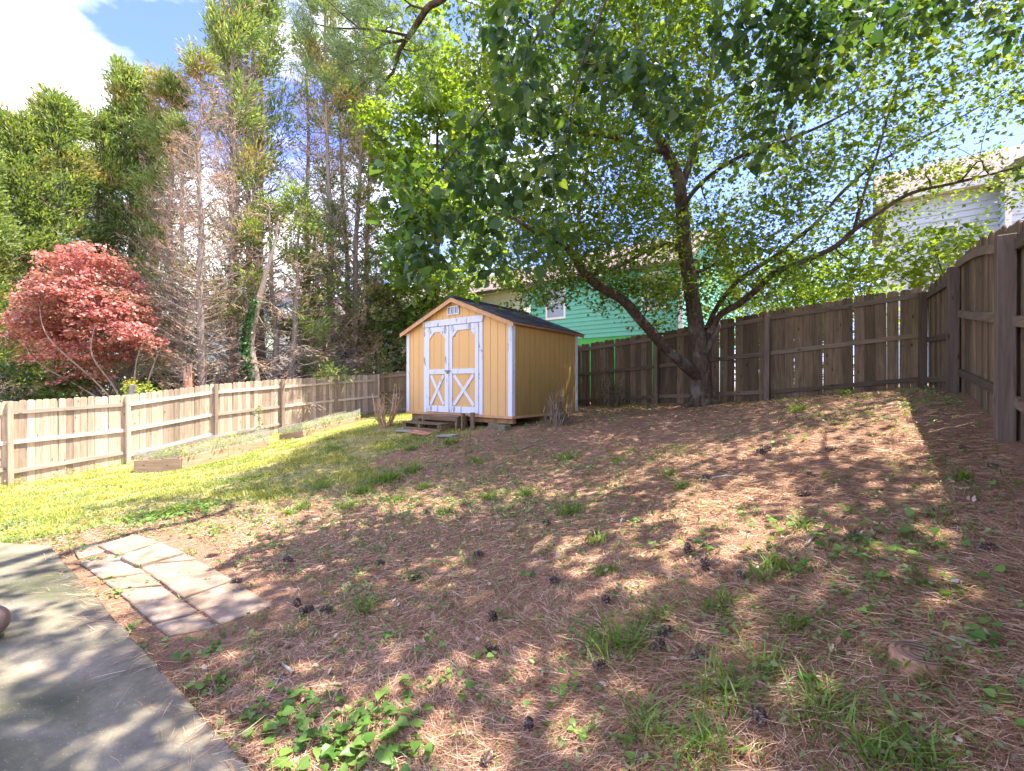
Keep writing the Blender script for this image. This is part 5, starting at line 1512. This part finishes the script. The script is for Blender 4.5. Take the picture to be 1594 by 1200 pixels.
# ------------------------------------------------------------------ raised beds
def raised_bed(label, corners, h, label_net, seed):
    """corners: ground xy of L, F, R, B in order round the bed"""
    cs = [np.array(c, float) for c in corners]
    z = [gz1(*c) for c in cs]
    root = tag(empty('raised_bed', (cs[0][0], cs[0][1], z[0])), label, 'raised bed', 'raised garden beds')
    o0 = np.array([cs[0][0], cs[0][1], z[0]])
    cen = sum(cs)/4
    for i in range(4):
        j = (i+1) % 4
        a, c = cs[i], cs[j]; L = np.linalg.norm(c-a); d = (c-a)/L
        nseg = 2 if L > 1.8 else 1
        for k in range(nseg):
            p = a + (c-a)*k/nseg; q_ = a + (c-a)*(k+1)/nseg
            z0, z1 = z[i]+(z[j]-z[i])*k/nseg, z[i]+(z[j]-z[i])*(k+1)/nseg
            mb = MB(); Ls = np.linalg.norm(q_-p)
            mb.prism([(.003,-.12),(Ls-.003,-.12+z1-z0),(Ls-.003,h+z1-z0),(.003,h)], -.019, .019)
            o = mb.build('board', M['bed_wood'], root, bevel=.004)
            o.location = (p[0]-o0[0], p[1]-o0[1], z0-o0[2]); o.rotation_euler = (0,0,math.atan2(d[1],d[0]))
    inner = [cen + (c-cen)*.97 for c in cs]
    MB().add([(p[0]-o0[0], p[1]-o0[1], zz+h-.06-o0[2]) for p, zz in zip(inner, z)] + [(p[0]-o0[0], p[1]-o0[1], zz-.1-o0[2]) for p, zz in zip(inner, z)], [(0,1,2,3),(7,6,5,4),(0,4,5,1),(1,5,6,2),(2,6,7,3),(3,7,4,0)]).build('soil', M['ground'], root)
    # netting strip round the rim
    Vn, fn, uv = [], [], []
    hh = .24
    for i in range(4):
        j = (i+1) % 4; a, c = cs[i], cs[j]; L = np.linalg.norm(c-a); n_ = 8
        rr_ = random.Random(seed+i)
        for k in range(n_+1):
            p = a+(c-a)*k/n_; zz = z[i]+(z[j]-z[i])*k/n_
            wob = rr_.uniform(-.03,.03)
            b_ = len(Vn)
            Vn += [(p[0]-o0[0], p[1]-o0[1], zz+h-.02-o0[2]), (p[0]+wob-o0[0], p[1]+wob-o0[1], zz+h+hh+rr_.uniform(-.05,.04)-o0[2])]
            uv += [(L*k/n_, 0), (L*k/n_, hh)]
            if k: fn.append((b_-2, b_, b_+1, b_-1))
    me = bpy.data.meshes.new('netting'); me.from_pydata(Vn, [], fn); me.materials.append(M['netting'])
    ul = me.uv_layers.new(name='UVMap')
    for lp in me.loops: ul.data[lp.index].uv = uv[lp.vertex_index]
    n_o = link('netting', me, root)
    # plants growing inside
    r_ = np.random.default_rng(seed)
    n = 260
    s, t = r_.random(n), r_.random(n)
    pts = np.array([(1-t_)*((1-s_)*cs[0]+s_*cs[1]) + t_*((1-s_)*cs[3]+s_*cs[2]) for s_, t_ in zip(s, t)])
    zz = gz0(pts[:,0], pts[:,1]) + h
    c3 = np.c_[pts, zz + r_.random(n)*.12]
    V, fl = leaf_clusters(c3, 16, .10, .05, .045, T_OVAL, r_, .8, .1)
    st_n = 160; pick = r_.integers(0, n, st_n)
    pa = np.c_[pts[pick], zz[pick]-.05]; pc = pa + np.c_[r_.normal(size=(st_n,2))*.10, r_.uniform(.1,.4,st_n)]
    V2, f2 = cones(pa, pc, np.full(st_n,.003), np.full(st_n,.0015), 3)
    o = link('bed_plants', mesh_np('bed_plants', V, fl, M['photinia'])); 
    tag(o, 'yellow green weeds growing in the ' + ('nearer' if seed == 1 else 'farther') + ' raised bed', 'weeds', kind='stuff')
    o = link('dry_stems', mesh_np('dry_stems', V2, [f2], M['dead_twig'])); tag(o, 'thin dry stems standing in the ' + ('nearer' if seed == 1 else 'farther') + ' raised bed', 'stems', kind='stuff')
    return root
raised_bed('nearer board sided raised bed filled with yellow green weeds', [(-9.45,11.5),(-8.2,11.4),(-6.93,13.1),(-8.3,13.9)], .30, '', 1)
raised_bed('farther low raised bed with pale netting near the fence', [(-7.2,14.25),(-6.42,14.1),(-5.35,16.2),(-6.2,16.9)], .20, '', 2)

# ------------------------------------------------------------------ pruned shrubs
def pruned(name, label, pos, h, w, nst, mt, seed, leaf=None, nl=0, lsz=.04, thick=.011):
    r_ = np.random.default_rng(seed); pos = np.array(pos)
    root = tag(empty(name, tuple(pos)), label, 'shrub')
    P0, P1, Q0, Q1, tips = [], [], [], [], []
    for i in range(int(nst*.6)):
        a = r_.uniform(0, 6.28); s0 = pos + np.array([math.cos(a)*.06, math.sin(a)*.06, -.03])
        e = pos + np.array([math.cos(a)*w*r_.uniform(.1,1), math.sin(a)*w*r_.uniform(.1,1), h*r_.uniform(.4,1.05)])
        m_ = (s0+e)/2 + np.array([math.cos(a)*.06, math.sin(a)*.06, -.02])
        P0 += [s0, m_]; P1 += [m_, e]; Q0 += [thick*1.5, thick]; Q1 += [thick, thick*.55]
        for _ in range(9):
            t = r_.uniform(.2,1); b_ = m_+(e-m_)*t if r_.random() < .6 else s0+(m_-s0)*t
            d = rdir(1, r_)[0]*.7+np.array([0,0,.8]); l_ = h*r_.uniform(.1,.3)
            P0.append(b_); P1.append(b_+d*l_); Q0.append(thick*.5); Q1.append(thick*.25); tips.append(b_+d*l_)
    V, fq = cones(np.array(P0), np.array(P1), np.array(Q0), np.array(Q1), 5)
    link('stems', mesh_np('stems', V-pos, [fq], M[mt]), root)
    if leaf:
        tips = np.array(tips); c = tips[r_.integers(0, len(tips), nl)]
        V, fl = leaf_clusters(c, 6, .07, .04, lsz, T_OVAL, r_, .5, .1)
        link('leaves', mesh_np('leaves', V-pos, fl, M[leaf]), root)
    return root
h_ = hit(601, 664); pruned('pruned_shrub', 'sunlit cut back shrub of pale reddish stems left of the shed', h_, .78, .34, 30, 'twig_red', 1, 'photinia', 30, .045, .013)
h_ = hit(868, 663); pruned('pruned_shrub', 'bare cut back shrub against the mildewed right wall of the shed', h_, .68, .36, 44, 'twig_grey', 2, 'clover', 5, .04, .012)
h_ = hit(953, 634); pruned('pruned_shrub', 'small dark twiggy shrub in front of the back fence right of the shed', h_, .70, .34, 26, 'twig_grey', 3, 'dark_leaf', 40, .05, .010)
h_ = hit(357, 665)
h_ = np.array([-8.1, 14.6, gz1(-8.1,14.6)]); pruned('shrub', 'young pale green seedling by the fence behind the raised bed', h_, .85, .15, 5, 'twig_grey', 4, 'clover', 40, .06, .006)

# ------------------------------------------------------------------ ground litter
def vis_sample(n, r_, ymin=.9, ymax=14, power=1.0):
    """random ground points spread over the yard, denser near the camera"""
    y = ymin*(ymax/ymin)**(r_.random(n)**power)
    x = r_.uniform(-1.22, 1.22, n)*y
    return x, y
def in_yard(x, y):
    # right of left fence, in front of back fence, left of right fence
    left = (x+11.9)*1.908 - (y-10.9)*1.19 > .1
    back_ = (x-3.68)*1.70 + (y-11.6)*1.82 < -.1
    right = x < .749*y + 1.186 - .06
    return left & back_ & right
def blocked(x, y, m=0.0):
    # patio
    d = (x-pA[0])*(-ed[1]) + (y-pA[1])*ed[0]
    s = (x-pA[0])*ed[0] + (y-pA[1])*ed[1]
    pat = (d < 0.01+m) & (s > -.02) 
    farline = (y - (pA[1] + (x-pA[0])*(-.18)))
    pat |= (x < pA[0]) & (farline < 0)
    # pavers
    t = (x+3.55)*ed[0] + (y-4.1)*ed[1]
    pv = (d > .0) & (d < .92) & (s > .15) & (s < 2.9)
    # shed
    u = (x-FL[0])*A_R[0] + (y-FL[1])*A_R[1]; v = (x-FL[0])*B_D[0] + (y-FL[1])*B_D[1]
    sd = (u > -.02) & (u < W_+.02) & (v > -.05) & (v < L_+.05)
    return pat, pv, sd

def needle_layer(name, n, ymin, ymax, w, ln, seed, lift, segs=1):
    r_ = np.random.default_rng(seed)
    x, y = vis_sample(n, r_, ymin, ymax)
    pat, pv, sd = blocked(x, y)
    lm_ = lawn_mask(x, y)
    edd = -((x-pA[0])*(-ed[1]) + (y-pA[1])*ed[0])
    spill = pat & (x > pA[0]) & (r_.random(n) < .38*np.exp(-np.maximum(edd, 0)/.06) + .0012)
    keep = (in_yard(x, y) | spill) & (~pat | spill) & ~sd & (~pv | (r_.random(n) < .13)) & (r_.random(n) < 1-.93*lm_)
    # clumps: thin out by noise
    cl_ = np.sin(1.9*x+np.sin(2.7*y))*np.sin(2.3*y+1.4*np.sin(1.8*x)) + .4*np.sin(7*x+3*np.sin(5*y))*np.sin(6*y)
    keep &= r_.random(n) < np.clip(.72+.5*cl_, .18, 1)
    x, y = x[keep], y[keep]; n = len(x)
    # preferred direction drifts over the ground
    base_a = 2.0*np.sin(.9*x+.5*y)+1.7*np.sin(1.3*y-.4*x)
    a = base_a + r_.normal(size=n)*.9
    L_n = ln*r_.uniform(.55,1.2,n)
    d = np.c_[np.cos(a), np.sin(a), r_.normal(size=n)*.10]
    onslab = blocked(x, y)[0]
    zfloor = np.where(onslab, zt + .003, gz(x, y))
    pos = np.c_[x, y, zfloor + lift*r_.random(n)]
    side_ = np.c_[-np.sin(a), np.cos(a), r_.normal(size=n)*.5]
    side_ /= np.linalg.norm(side_, axis=1, keepdims=True)
    ww = (w*r_.uniform(.7,1.3,n)*(1+.10*np.maximum(y-2.5,0)))[:,None]
    bend = (r_.normal(size=n)*.16)[:,None]
    e1 = pos + d*L_n[:,None]*.5 + side_*bend*L_n[:,None]*.35 + np.c_[np.zeros(n), np.zeros(n), .006*r_.random(n)]
    e2 = pos + d*L_n[:,None]
    e2[:,2] = np.maximum(e2[:,2], np.where(onslab, zt+.003, gz(e2[:,0], e2[:,1]) + .002))
    e1[:,2] = np.maximum(e1[:,2], np.where(onslab, zt+.004, gz(e1[:,0], e1[:,1]) + .003))
    V = np.stack([pos-side_*ww*.5, pos+side_*ww*.5, e1+side_*ww*.5, e1-side_*ww*.5, e2], 1).reshape(-1,3)
    b_ = (np.arange(n)*5)[:,None]
    return V, [b_+np.array([[0,1,2,3]]), b_+np.array([[3,2,4]])]
parts = [needle_layer('a', 170000, .95, 4.4, .0017, .135, 1, .012), needle_layer('b', 120000, 3.6, 12, .0028, .12, 2, .012)]
VV, FF = join(parts)
o = link('pine_needles', mesh_np('pine_needles', VV, FF, M['needles'])); tag(o, 'reddish brown pine needle litter covering the slope', 'pine needles', kind='stuff')

# dry leaves
r_ = np.random.default_rng(3)
x, y = vis_sample(5200, r_, 1.0, 13)
pat, pv, sd = blocked(x, y); keep = in_yard(x, y) & ~pat & ~sd & (~pv | (r_.random(len(x)) < .06)) & (r_.random(len(x)) < .35 + .65*((x > -1.5)))
x, y = x[keep], y[keep]; n = len(x)
pos = np.c_[x, y, gz(x,y)+.006+.012*r_.random(n)]
V, fl = leaves(pos, np.c_[r_.normal(size=(n,2)), r_.normal(size=n)*.35], np.c_[r_.normal(size=(n,2))*.7, np.ones(n)], r_.uniform(.016,.046,n)*(1+.03*y), T_OVAL, .85)
Vz = V.copy(); 
o = link('fallen_leaves', mesh_np('fallen_leaves', V, fl, M['dead_leaf'])); tag(o, 'scattered dry brown and greyish fallen leaves', 'fallen leaves', kind='stuff')

# lawn blades
def blades(n, x, y, h, w, r_, lean=.5):
    n = len(x)
    a = r_.uniform(0, 6.28, n); z = gz(x, y)
    p = np.c_[x, y, z-.004]
    d = np.c_[np.cos(a)*lean*r_.random(n), np.sin(a)*lean*r_.random(n), np.ones(n)]
    s = np.c_[-np.sin(a), np.cos(a), np.zeros(n)]
    h = np.asarray(h).reshape(-1,1); w = np.asarray(w).reshape(-1,1)
    m1 = p + d*h*.55
    e = p + d*h + np.c_[np.cos(a), np.sin(a), -.25*np.ones(n)]*h*.35
    V = np.stack([p-s*w*.5, p+s*w*.5, m1+s*w*.42, m1-s*w*.42, e], 1).reshape(-1,3)
    b_ = (np.arange(n)*5)[:,None]
    return V, [b_+np.array([[0,1,2,3]]), b_+np.array([[3,2,4]])]
r_ = np.random.default_rng(4)
N = 330000
y = r_.uniform(3.5**.6, 21**.6, N)**(1/.6); x = r_.uniform(-1.2, .25, N)*y
lm_ = lawn_mask(x, y); pat, pv, sd = blocked(x, y)
pn = np.sin(2.3*x+1.1*np.sin(3.1*y))*np.sin(2.9*y+np.sin(2.2*x)) + .5*np.sin(7.7*x+2*np.sin(4*y))*np.sin(8.3*y)
keep = in_yard(x,y) & ~pat & ~pv & ~sd & (r_.random(N) < lm_*np.clip(.26+.9*pn, .07, 1))
x, y, pn = x[keep], y[keep], pn[keep]
V, fl = blades(0, x, y, r_.uniform(.025,.07,len(x))*(1+.35*np.clip(pn,0,1)), r_.uniform(.005,.010,len(x))*(1+.06*y), r_, .8)
o = link('lawn_grass', mesh_np('lawn_grass', V, fl, M['lawn_grass'])); tag(o, 'thin yellow green lawn grass on the sunny left of the yard', 'grass', kind='stuff')

# grass tufts
tuft = [(945,1015,1.5),(985,1005,1.1),(1005,972,.7),(1110,950,.9),(1215,885,1.0),(1180,900,.7),(1235,978,.8),(1125,1085,1.5),(1195,1050,.8),(1010,1145,1.2),(1075,1168,1.4),(1285,1112,1.1),(1375,1185,1.2),(1440,1192,.8),
        (940,890,.7),(925,845,.6),(885,800,1.2),(560,768,1.5),(590,752,1.6),(610,745,1.3),(640,735,1.1),(565,950,.9),(1450,1045,.7),(1130,940,.6),(1030,960,.6),(760,775,.9),(690,800,.7),(820,770,.8),(1250,820,.6),(1040,740,.6),(880,715,.7),(1240,640,.9),(1320,615,.9),(700,690,1.0),(1060,760,.7),(1500,745,.5),(470,790,.8),(500,760,.9),(520,700,.8),(640,700,.9),(740,720,.8),(960,720,.5),(540,790,.9),(450,800,.7),(620,780,.8),(660,760,.8)]
xs, ys, hs, ws = [], [], [], []
r_ = np.random.default_rng(6)
for (px_, py_, s_) in tuft:
    h_ = hit(px_, py_); dist0 = h_[1]; n = int((62 if dist0 < 3.2 else 100)*s_)
    dist = h_[1]
    rad = .034*s_*(1+.14*dist)
    xs.append(h_[0]+r_.normal(size=n)*rad); ys.append(h_[1]+r_.normal(size=n)*rad*.9); hs.append(r_.uniform(.035,.135,n)*min(1.2,.55+.45*s_)*(1 if dist < 6 else 1.25)); ws.append(np.full(n, .0062*(1+.10*dist)))
V, fl = blades(0, np.concatenate(xs), np.concatenate(ys), np.concatenate(hs), np.concatenate(ws), r_, 1.7)
# small sparse blades all over the straw slope
N = 11000; x, y = vis_sample(N, r_, 1.0, 11); pat, pv, sd = blocked(x, y)
pn = np.sin(1.6*x+1.9*np.sin(1.3*y)+.7)*np.sin(1.9*y+1.3*np.sin(1.7*x))
keep = in_yard(x,y) & ~pat & ~pv & ~sd & (r_.random(N) < np.clip(pn*.9+.12, .12, .8)); x, y = x[keep], y[keep]
V2, f2 = blades(0, x, y, r_.uniform(.02,.075,len(x)), r_.uniform(.0035,.006,len(x))*(1+.17*y), r_, 1.2)
VV, FF = join([(V, fl), (V2, f2)])
o = link('grass', mesh_np('grass', VV, FF, M['grass'])); tag(o, 'green grass tufts and stray blades growing up through the pine needles', 'grass', kind='stuff')

# leafy weeds
def weed_patch(px_, py_, spread, n, size, r_, h=.05):
    c = hit(px_, py_)
    x = c[0]+r_.normal(size=n)*spread; y = c[1]+r_.normal(size=n)*spread*.8
    return np.c_[x, y, gz(x,y)+h*r_.uniform(.3,1,n)], size
r_ = np.random.default_rng(8)
big = [(400,1130,.07,22,.050),(470,1115,.10,30,.052),(560,1150,.13,46,.055),(600,1160,.10,34,.055),(490,1175,.10,26,.05),(440,1095,.07,14,.04),(330,1075,.06,14,.045),(312,1020,.06,16,.045),(350,1062,.05,10,.04),(650,1165,.05,8,.045),(585,1120,.06,12,.045),
       (1290,860,.10,22,.05),(1375,838,.14,34,.05),(1400,860,.12,24,.05),(1080,850,.12,20,.05),(1345,905,.10,20,.045),(1420,912,.10,20,.045),(1225,820,.12,16,.05),(1310,800,.10,14,.05),(1305,748,.06,8,.05),(1545,995,.05,9,.055),(1565,1085,.06,9,.05),(1400,1175,.08,14,.045),(1255,1065,.03,6,.05),(1400,1040,.04,6,.035),(700,1055,.03,7,.04),(628,1075,.05,10,.04),(735,1085,.03,6,.04),(755,1025,.03,6,.035),(880,1090,.06,10,.04),(875,1075,.05,8,.04),(905,1140,.03,8,.04),(970,1165,.04,8,.045),(660,1010,.05,10,.035),(600,1000,.05,12,.035),(545,1015,.04,10,.03),(640,905,.04,9,.04),
       (200,985,.05,16,.035),(180,925,.07,22,.035),(165,905,.05,14,.03),(135,875,.08,20,.03),(100,855,.09,26,.035),(235,1010,.05,10,.035),(90,835,.15,50,.04),
       (184,868,.02,10,.02),(215,885,.02,8,.018),(250,905,.02,6,.018),(283,932,.015,6,.016),(325,905,.02,6,.016),(300,862,.04,14,.025),(340,885,.04,10,.025),(385,915,.04,10,.025),(400,965,.05,14,.025),(360,985,.06,16,.025),(300,1000,.05,14,.028),(130,860,.05,14,.025),
       (1150,800,.10,14,.04),(1000,820,.10,12,.04),(930,770,.12,16,.04),(860,860,.08,12,.035),(820,900,.06,8,.035),(790,960,.05,8,.03),(1350,960,.06,8,.035),(1480,910,.07,8,.04),(1300,1000,.04,7,.035),(1150,980,.05,7,.035),(1060,910,.06,9,.035),(970,930,.06,9,.035),(900,980,.05,8,.03),(690,940,.06,10,.03),(730,880,.07,12,.03),(560,900,.07,14,.03),(500,870,.08,18,.03),(420,850,.09,20,.03),(380,880,.07,14,.03),(1450,800,.08,10,.045),(1240,690,.10,10,.05),(1140,660,.12,12,.05),(1380,680,.10,8,.05),(960,660,.14,16,.05),
       (270,800,.26,150,.05),(240,805,.22,90,.05),(305,795,.22,90,.05),(210,812,.15,40,.045),(330,830,.25,50,.04),
       (1555,765,.06,6,.05),(1500,860,.05,8,.045),(1060,700,.12,14,.05),(880,712,.12,14,.05),(1180,860,.10,14,.045),(1010,635,.25,24,.07),(980,632,.2,20,.07),(1195,622,.12,10,.06),(640,690,.3,60,.05),(690,700,.2,30,.05),(1100,705,.1,8,.05),(1440,720,.08,6,.05),(560,850,.12,14,.04)]
Vs = []
for b_ in big:
    c, sz = weed_patch(b_[0], b_[1], b_[2], b_[3], b_[4], r_, .06 if b_[1] < 900 else .045)
    n = len(c)
    V, fl = leaves(c, np.c_[r_.normal(size=(n,2)), r_.normal(size=n)*.25], np.c_[r_.normal(size=(n,2))*.35, np.ones(n)], sz*r_.uniform(.6,1.2,n), T_HEART, .95)
    Vs.append((V, fl))
    st0 = c.copy(); st0[:,2] = gz(c[:,0], c[:,1]) - .01; st0[:,:2] += r_.normal(size=(n,2))*.015
    Vv, ff = cones(st0, c, np.full(n,.0012), np.full(n,.0009), 3); Vs.append((Vv, [ff]))
VV, FF = join(Vs)
o = link('leafy_weeds', mesh_np('leafy_weeds', VV, FF, M['weed'])); tag(o, 'patches of broad leaved green weeds by the patio and over the slope', 'weeds', kind='stuff')
# small pale ground cover
N = 15000; x, y = vis_sample(N, r_, 1.1, 15, .65)
pat, pv, sd = blocked(x, y); lm_ = lawn_mask(x, y)
pn = np.sin(1.3*x+1.5*np.sin(1.1*y)+2.2)*np.sin(1.5*y+1.3*np.sin(1.2*x)+.9)
keep = in_yard(x,y) & ~pat & ~pv & ~sd & (r_.random(N) < np.clip(.24+.8*ss(-x+.3*(y-5), -1.6, 1.0)*(y > 2.6)+.45*pn, .07, .98)); x, y = x[keep], y[keep]
c = np.c_[x, y, gz(x,y)+.02]
V, fl = leaf_clusters(c, 6, .045, .012, .023, T_OVAL, r_, 1.0, 0.0)
V2g, fl2g = leaf_clusters(c[c[:,1] > 4.5], 4, .07, .015, .038, T_OVAL, r_, 1.0, 0.0)
V, fl = join([(V, fl), (V2g, fl2g)])
o = link('ground_cover', mesh_np('ground_cover', V, fl, M['clover'])); tag(o, 'tiny pale green ground cover leaves sprinkled over the litter', 'ground cover', kind='stuff')
# weeds along the foot of the left fence
r_ = np.random.default_rng(18)
c = []
for t in np.linspace(-.2, 5, 90):
    p = np.array(LP[1]) + np.array(s_step)*t + np.array([.848,-.53])*r_.uniform(.12,.4); c.append((p[0], p[1], gz1(p[0],p[1])+.05+.06*r_.random()))
p = hit(85,735); c += [(p[0]+r_.normal()*.18, p[1]+r_.normal()*.15, p[2]+.25*r_.random()) for _ in range(45)]
V, fl = leaf_clusters(np.array(c), 16, .13, .05, .05, T_SLIVER, r_, .6, -.5, 1.5)
o = link('fence_weeds', mesh_np('fence_weeds', V, fl, M['photinia'])); tag(o, 'pale weeds growing along the foot of the left fence', 'weeds', kind='stuff')

# ------------------------------------------------------------------ pine cones, sticks, stump, stone
def cone_mesh(seed, open_=1.0):
    r_ = np.random.default_rng(seed)
    mb_parts = []
    Lc, Rc = .078, .020
    V, Fq, Ft, _, _ = tube([(0,0,0),(0,0,Lc*.5),(0,0,Lc*.95)], [.008,.011,.004], 6, 0, 1)
    mb_parts.append((V, [Fq, Ft]))
    n = 62; i = np.arange(n); t = (i+.5)/n; a = i*2.399
    R_ = Rc*np.sin(math.pi*(.12+.80*t))**.7*open_
    hd = np.c_[np.cos(a), np.sin(a), np.zeros(n)]
    c = np.c_[np.zeros(n), np.zeros(n), t*Lc*.93] + hd*.004
    d = hd + np.c_[np.zeros(n), np.zeros(n), .25+.9*t]
    d /= np.linalg.norm(d, axis=1, keepdims=True)
    s = np.c_[-np.sin(a), np.cos(a), np.zeros(n)]; up = np.cross(s, d)
    ln = (R_*1.25)[:,None]; w = .0075
    tip = c + d*ln
    V = np.stack([c-s*w*.35, c+s*w*.35, tip+s*w*.75, tip-s*w*.75, tip+up*.003+d*.001, tip-up*.0035+d*.0015, c-up*.002], 1).reshape(-1,3)
    b_ = (np.arange(n)*7)[:,None]
    fl = [b_+np.array([[0,3,4,4]])[:, :3], b_+np.array([[0,4,1]]), b_+np.array([[1,4,2]]), b_+np.array([[3,5,4]]), b_+np.array([[4,5,2]]), b_+np.array([[3,6,5]]), b_+np.array([[5,6,2]])]
    mb_parts.append((V, fl))
    VV, FF = join(mb_parts)
    VV[:,2] -= Lc*.45
    return mesh_np('pine_cone', VV, FF, M['cone'])
cms = [cone_mesh(1), cone_mesh(2, 1.15), cone_mesh(3, .9)]
cones_px = [
 (479,953,'left one of the two pine cones side by side right of the paver corner'), (509,952,'right one of the two pine cones side by side right of the paver corner'),
 (462,941,'dark broken pine cone just above the pair beside the pavers'), (766,962,'pine cone on sunlit needles in the middle of the slope, right of the weeds'),
 (763,1013,'dark pine cone straight below the sunlit middle one'), (759,1187,'pine cone cut by the bottom edge of the view'), (746,865,'round pine cone in the small sunny patch left of centre'),
 (593,879,'pine cone among pale ground cover above the twin pair'), (644,903,'pine cone beside a green weed left of the sunny patch'), (449,874,'pine cone close to the top right of the pavers'),
 (369,906,'reddish pine cone touching the paver edge'), (864,907,'reddish pine cone lying left of the middle grass tufts'), (943,937,'dark pine cone above the large grass tuft'),
 (936,1040,'dark pine cone tucked under the large grass tuft'), (1034,989,'upper one of two touching pine cones right of the large tuft'), (1026,1008,'lower one of two touching pine cones right of the large tuft'),
 (1089,1024,'pine cone lying on its side right of the touching two'), (1183,1117,'pine cone right of the orange leaves near the bottom'), (822,1140,'upright pale pine cone alone near the bottom middle'),
 (1098,887,'pale pine cone standing on end on the upper slope'), (1154,899,'pine cone hidden in the grass tuft on the upper right'), (1071,861,'dark pine cone just above the pale standing one'),
 (1329,837,'long pine cone in the sunny weeds on the right'), (1249,772,'pine cone lying in the right hand sun patch'), (1292,703,'pine cone high on the slope towards the fence corner'),
 (851,816,'pine cone in the sunny strip below the shed shrub'), (924,833,'small pine cone right of the sunny strip'), (1100,746,'pine cone halfway up the slope below the maple'), (1262,741,'pine cone above the right hand sun patch'),
 (1537,857,'pine cone in the shade near the right edge'), (1187,705,'dark pine cone on the upper slope right of the maple'), (1195,700,'small dark cone beside another one right of the maple'), (1500,700,'pine cone at the foot of the right fence'), (1545,728,'pine cone beside the nearest fence post')]
r_ = np.random.default_rng(14)
for i, (px_, py_, lab) in enumerate(cones_px):
    p = hit(px_, py_)
    o = link('pine_cone', cms[i % 3]); sc_ = r_.uniform(.85, 1.15)*(1.0 if p[1] < 4 else 1.25)
    stand = 'stand' in lab or 'upright' in lab
    o.scale = (sc_,)*3
    o.location = (p[0], p[1], p[2] + (.034*sc_ if stand else .019*sc_))
    o.rotation_euler = ((r_.uniform(-.3,.3) if stand else math.radians(r_.uniform(70,105))), r_.uniform(-.3,.3), r_.uniform(0,6.28))
    tag(o, lab, 'pine cone', 'pine cones scattered on the slope')

def stick(name, label, pix, r0, mat='stick', lift=.012, forks=0):
    pts = [hit(a, c_, lift) for a, c_ in pix]
    V, Fq, Ft, out, ro = tube(pts, np.linspace(r0, r0*.55, len(pts)), 6, .12, 3)
    o0 = pts[0]
    o = link(name, mesh_np(name, V-o0, [Fq, Ft], M[mat], True)); o.location = tuple(o0)
    tag(o, label, 'stick'); return o
stick('stick', 'grey lichened stick lying on the needles right of the patio edge', [(457,1049),(445,1040),(440,1032)], .011)
stick('stick', 'long thin twig pointing towards the patio below the lichened stick', [(440,1050),(425,1075),(410,1100),(400,1120)], .006)
stick('dry_straw', 'very long pale straw stem lying across the foreground needles', [(460,1078),(540,1066),(620,1050),(705,1032)], .0025, lift=.02)
stick('stick', 'short whitish stick on the right near the stump', [(1480,995),(1500,1000),(1520,1005)], .010)
stick('stick', 'thin pale stick slanting beside the right hand grass tuft', [(1210,1075),(1228,1062),(1240,1050)], .004)
stick('stick', 'short dark stick on the slope in front of the sun patch', [(1105,747),(1130,742),(1150,744)], .014)
stick('stick', 'fallen twig on the slope below the shed shrub', [(805,702),(830,693),(860,686)], .010)
stick('stick', 'pale stick on the upper right slope under the fence', [(1275,830),(1262,845),(1256,852)], .010, lift=.02)
stick('stick', 'pale peeled stick at the bottom right among grass', [(1340,1172),(1362,1170),(1380,1172)], .012)
# flat rotten stump
p = hit(1432, 1030, .014)
stp = tag(empty('flat_stump', tuple(p)), 'low rotting stump disc half buried in needles at the lower right', 'stump')
V, Fq, Ft, _, _ = tube([(0,0,-.06),(0,0,-.01),(0,0,.018)], [.10,.095,.085], 16, .08, 5); V[-1][2] = .019
link('wood', mesh_np('wood', V, [Fq, Ft], M['stump'], True), stp)
ring = []
for k, rr_ in enumerate((.03,.055,.075)):
    a = np.linspace(0, 6.283, 25)[:-1]; pts = np.c_[np.cos(a)*rr_, np.sin(a)*rr_, np.full(24, .024-.0*k)]
    V, fq = cones(pts, np.roll(pts, -1, axis=0), np.full(24,.003), np.full(24,.003), 4); link('growth_ring', mesh_np('growth_ring', V, [fq], M['rock']), stp)
# brown stone at the left edge of the patio
import bmesh
bm = bmesh.new(); bmesh.ops.create_icosphere(bm, subdivisions=4, radius=.12)
rs = random.Random(3)
for v in bm.verts:
    k = 1 + .10*math.sin(9*v.co.x+1)*math.sin(8*v.co.y) + .05*math.sin(21*v.co.z+3*v.co.x)
    v.co = Vector((v.co.x*k*1.1, v.co.y*k, v.co.z*k*.85))
me = bpy.data.meshes.new('stone'); bm.to_mesh(me); bm.free(); me.materials.append(M['rock'])
for p_ in me.polygons: p_.use_smooth = True
o = link('stone', me); yy = 1.45*F/(1005-600); o.location = ((-38-797)/F*yy, yy, zt+.09); tag(o, 'brown rounded stone on the patio at the left edge of the view', 'stone')
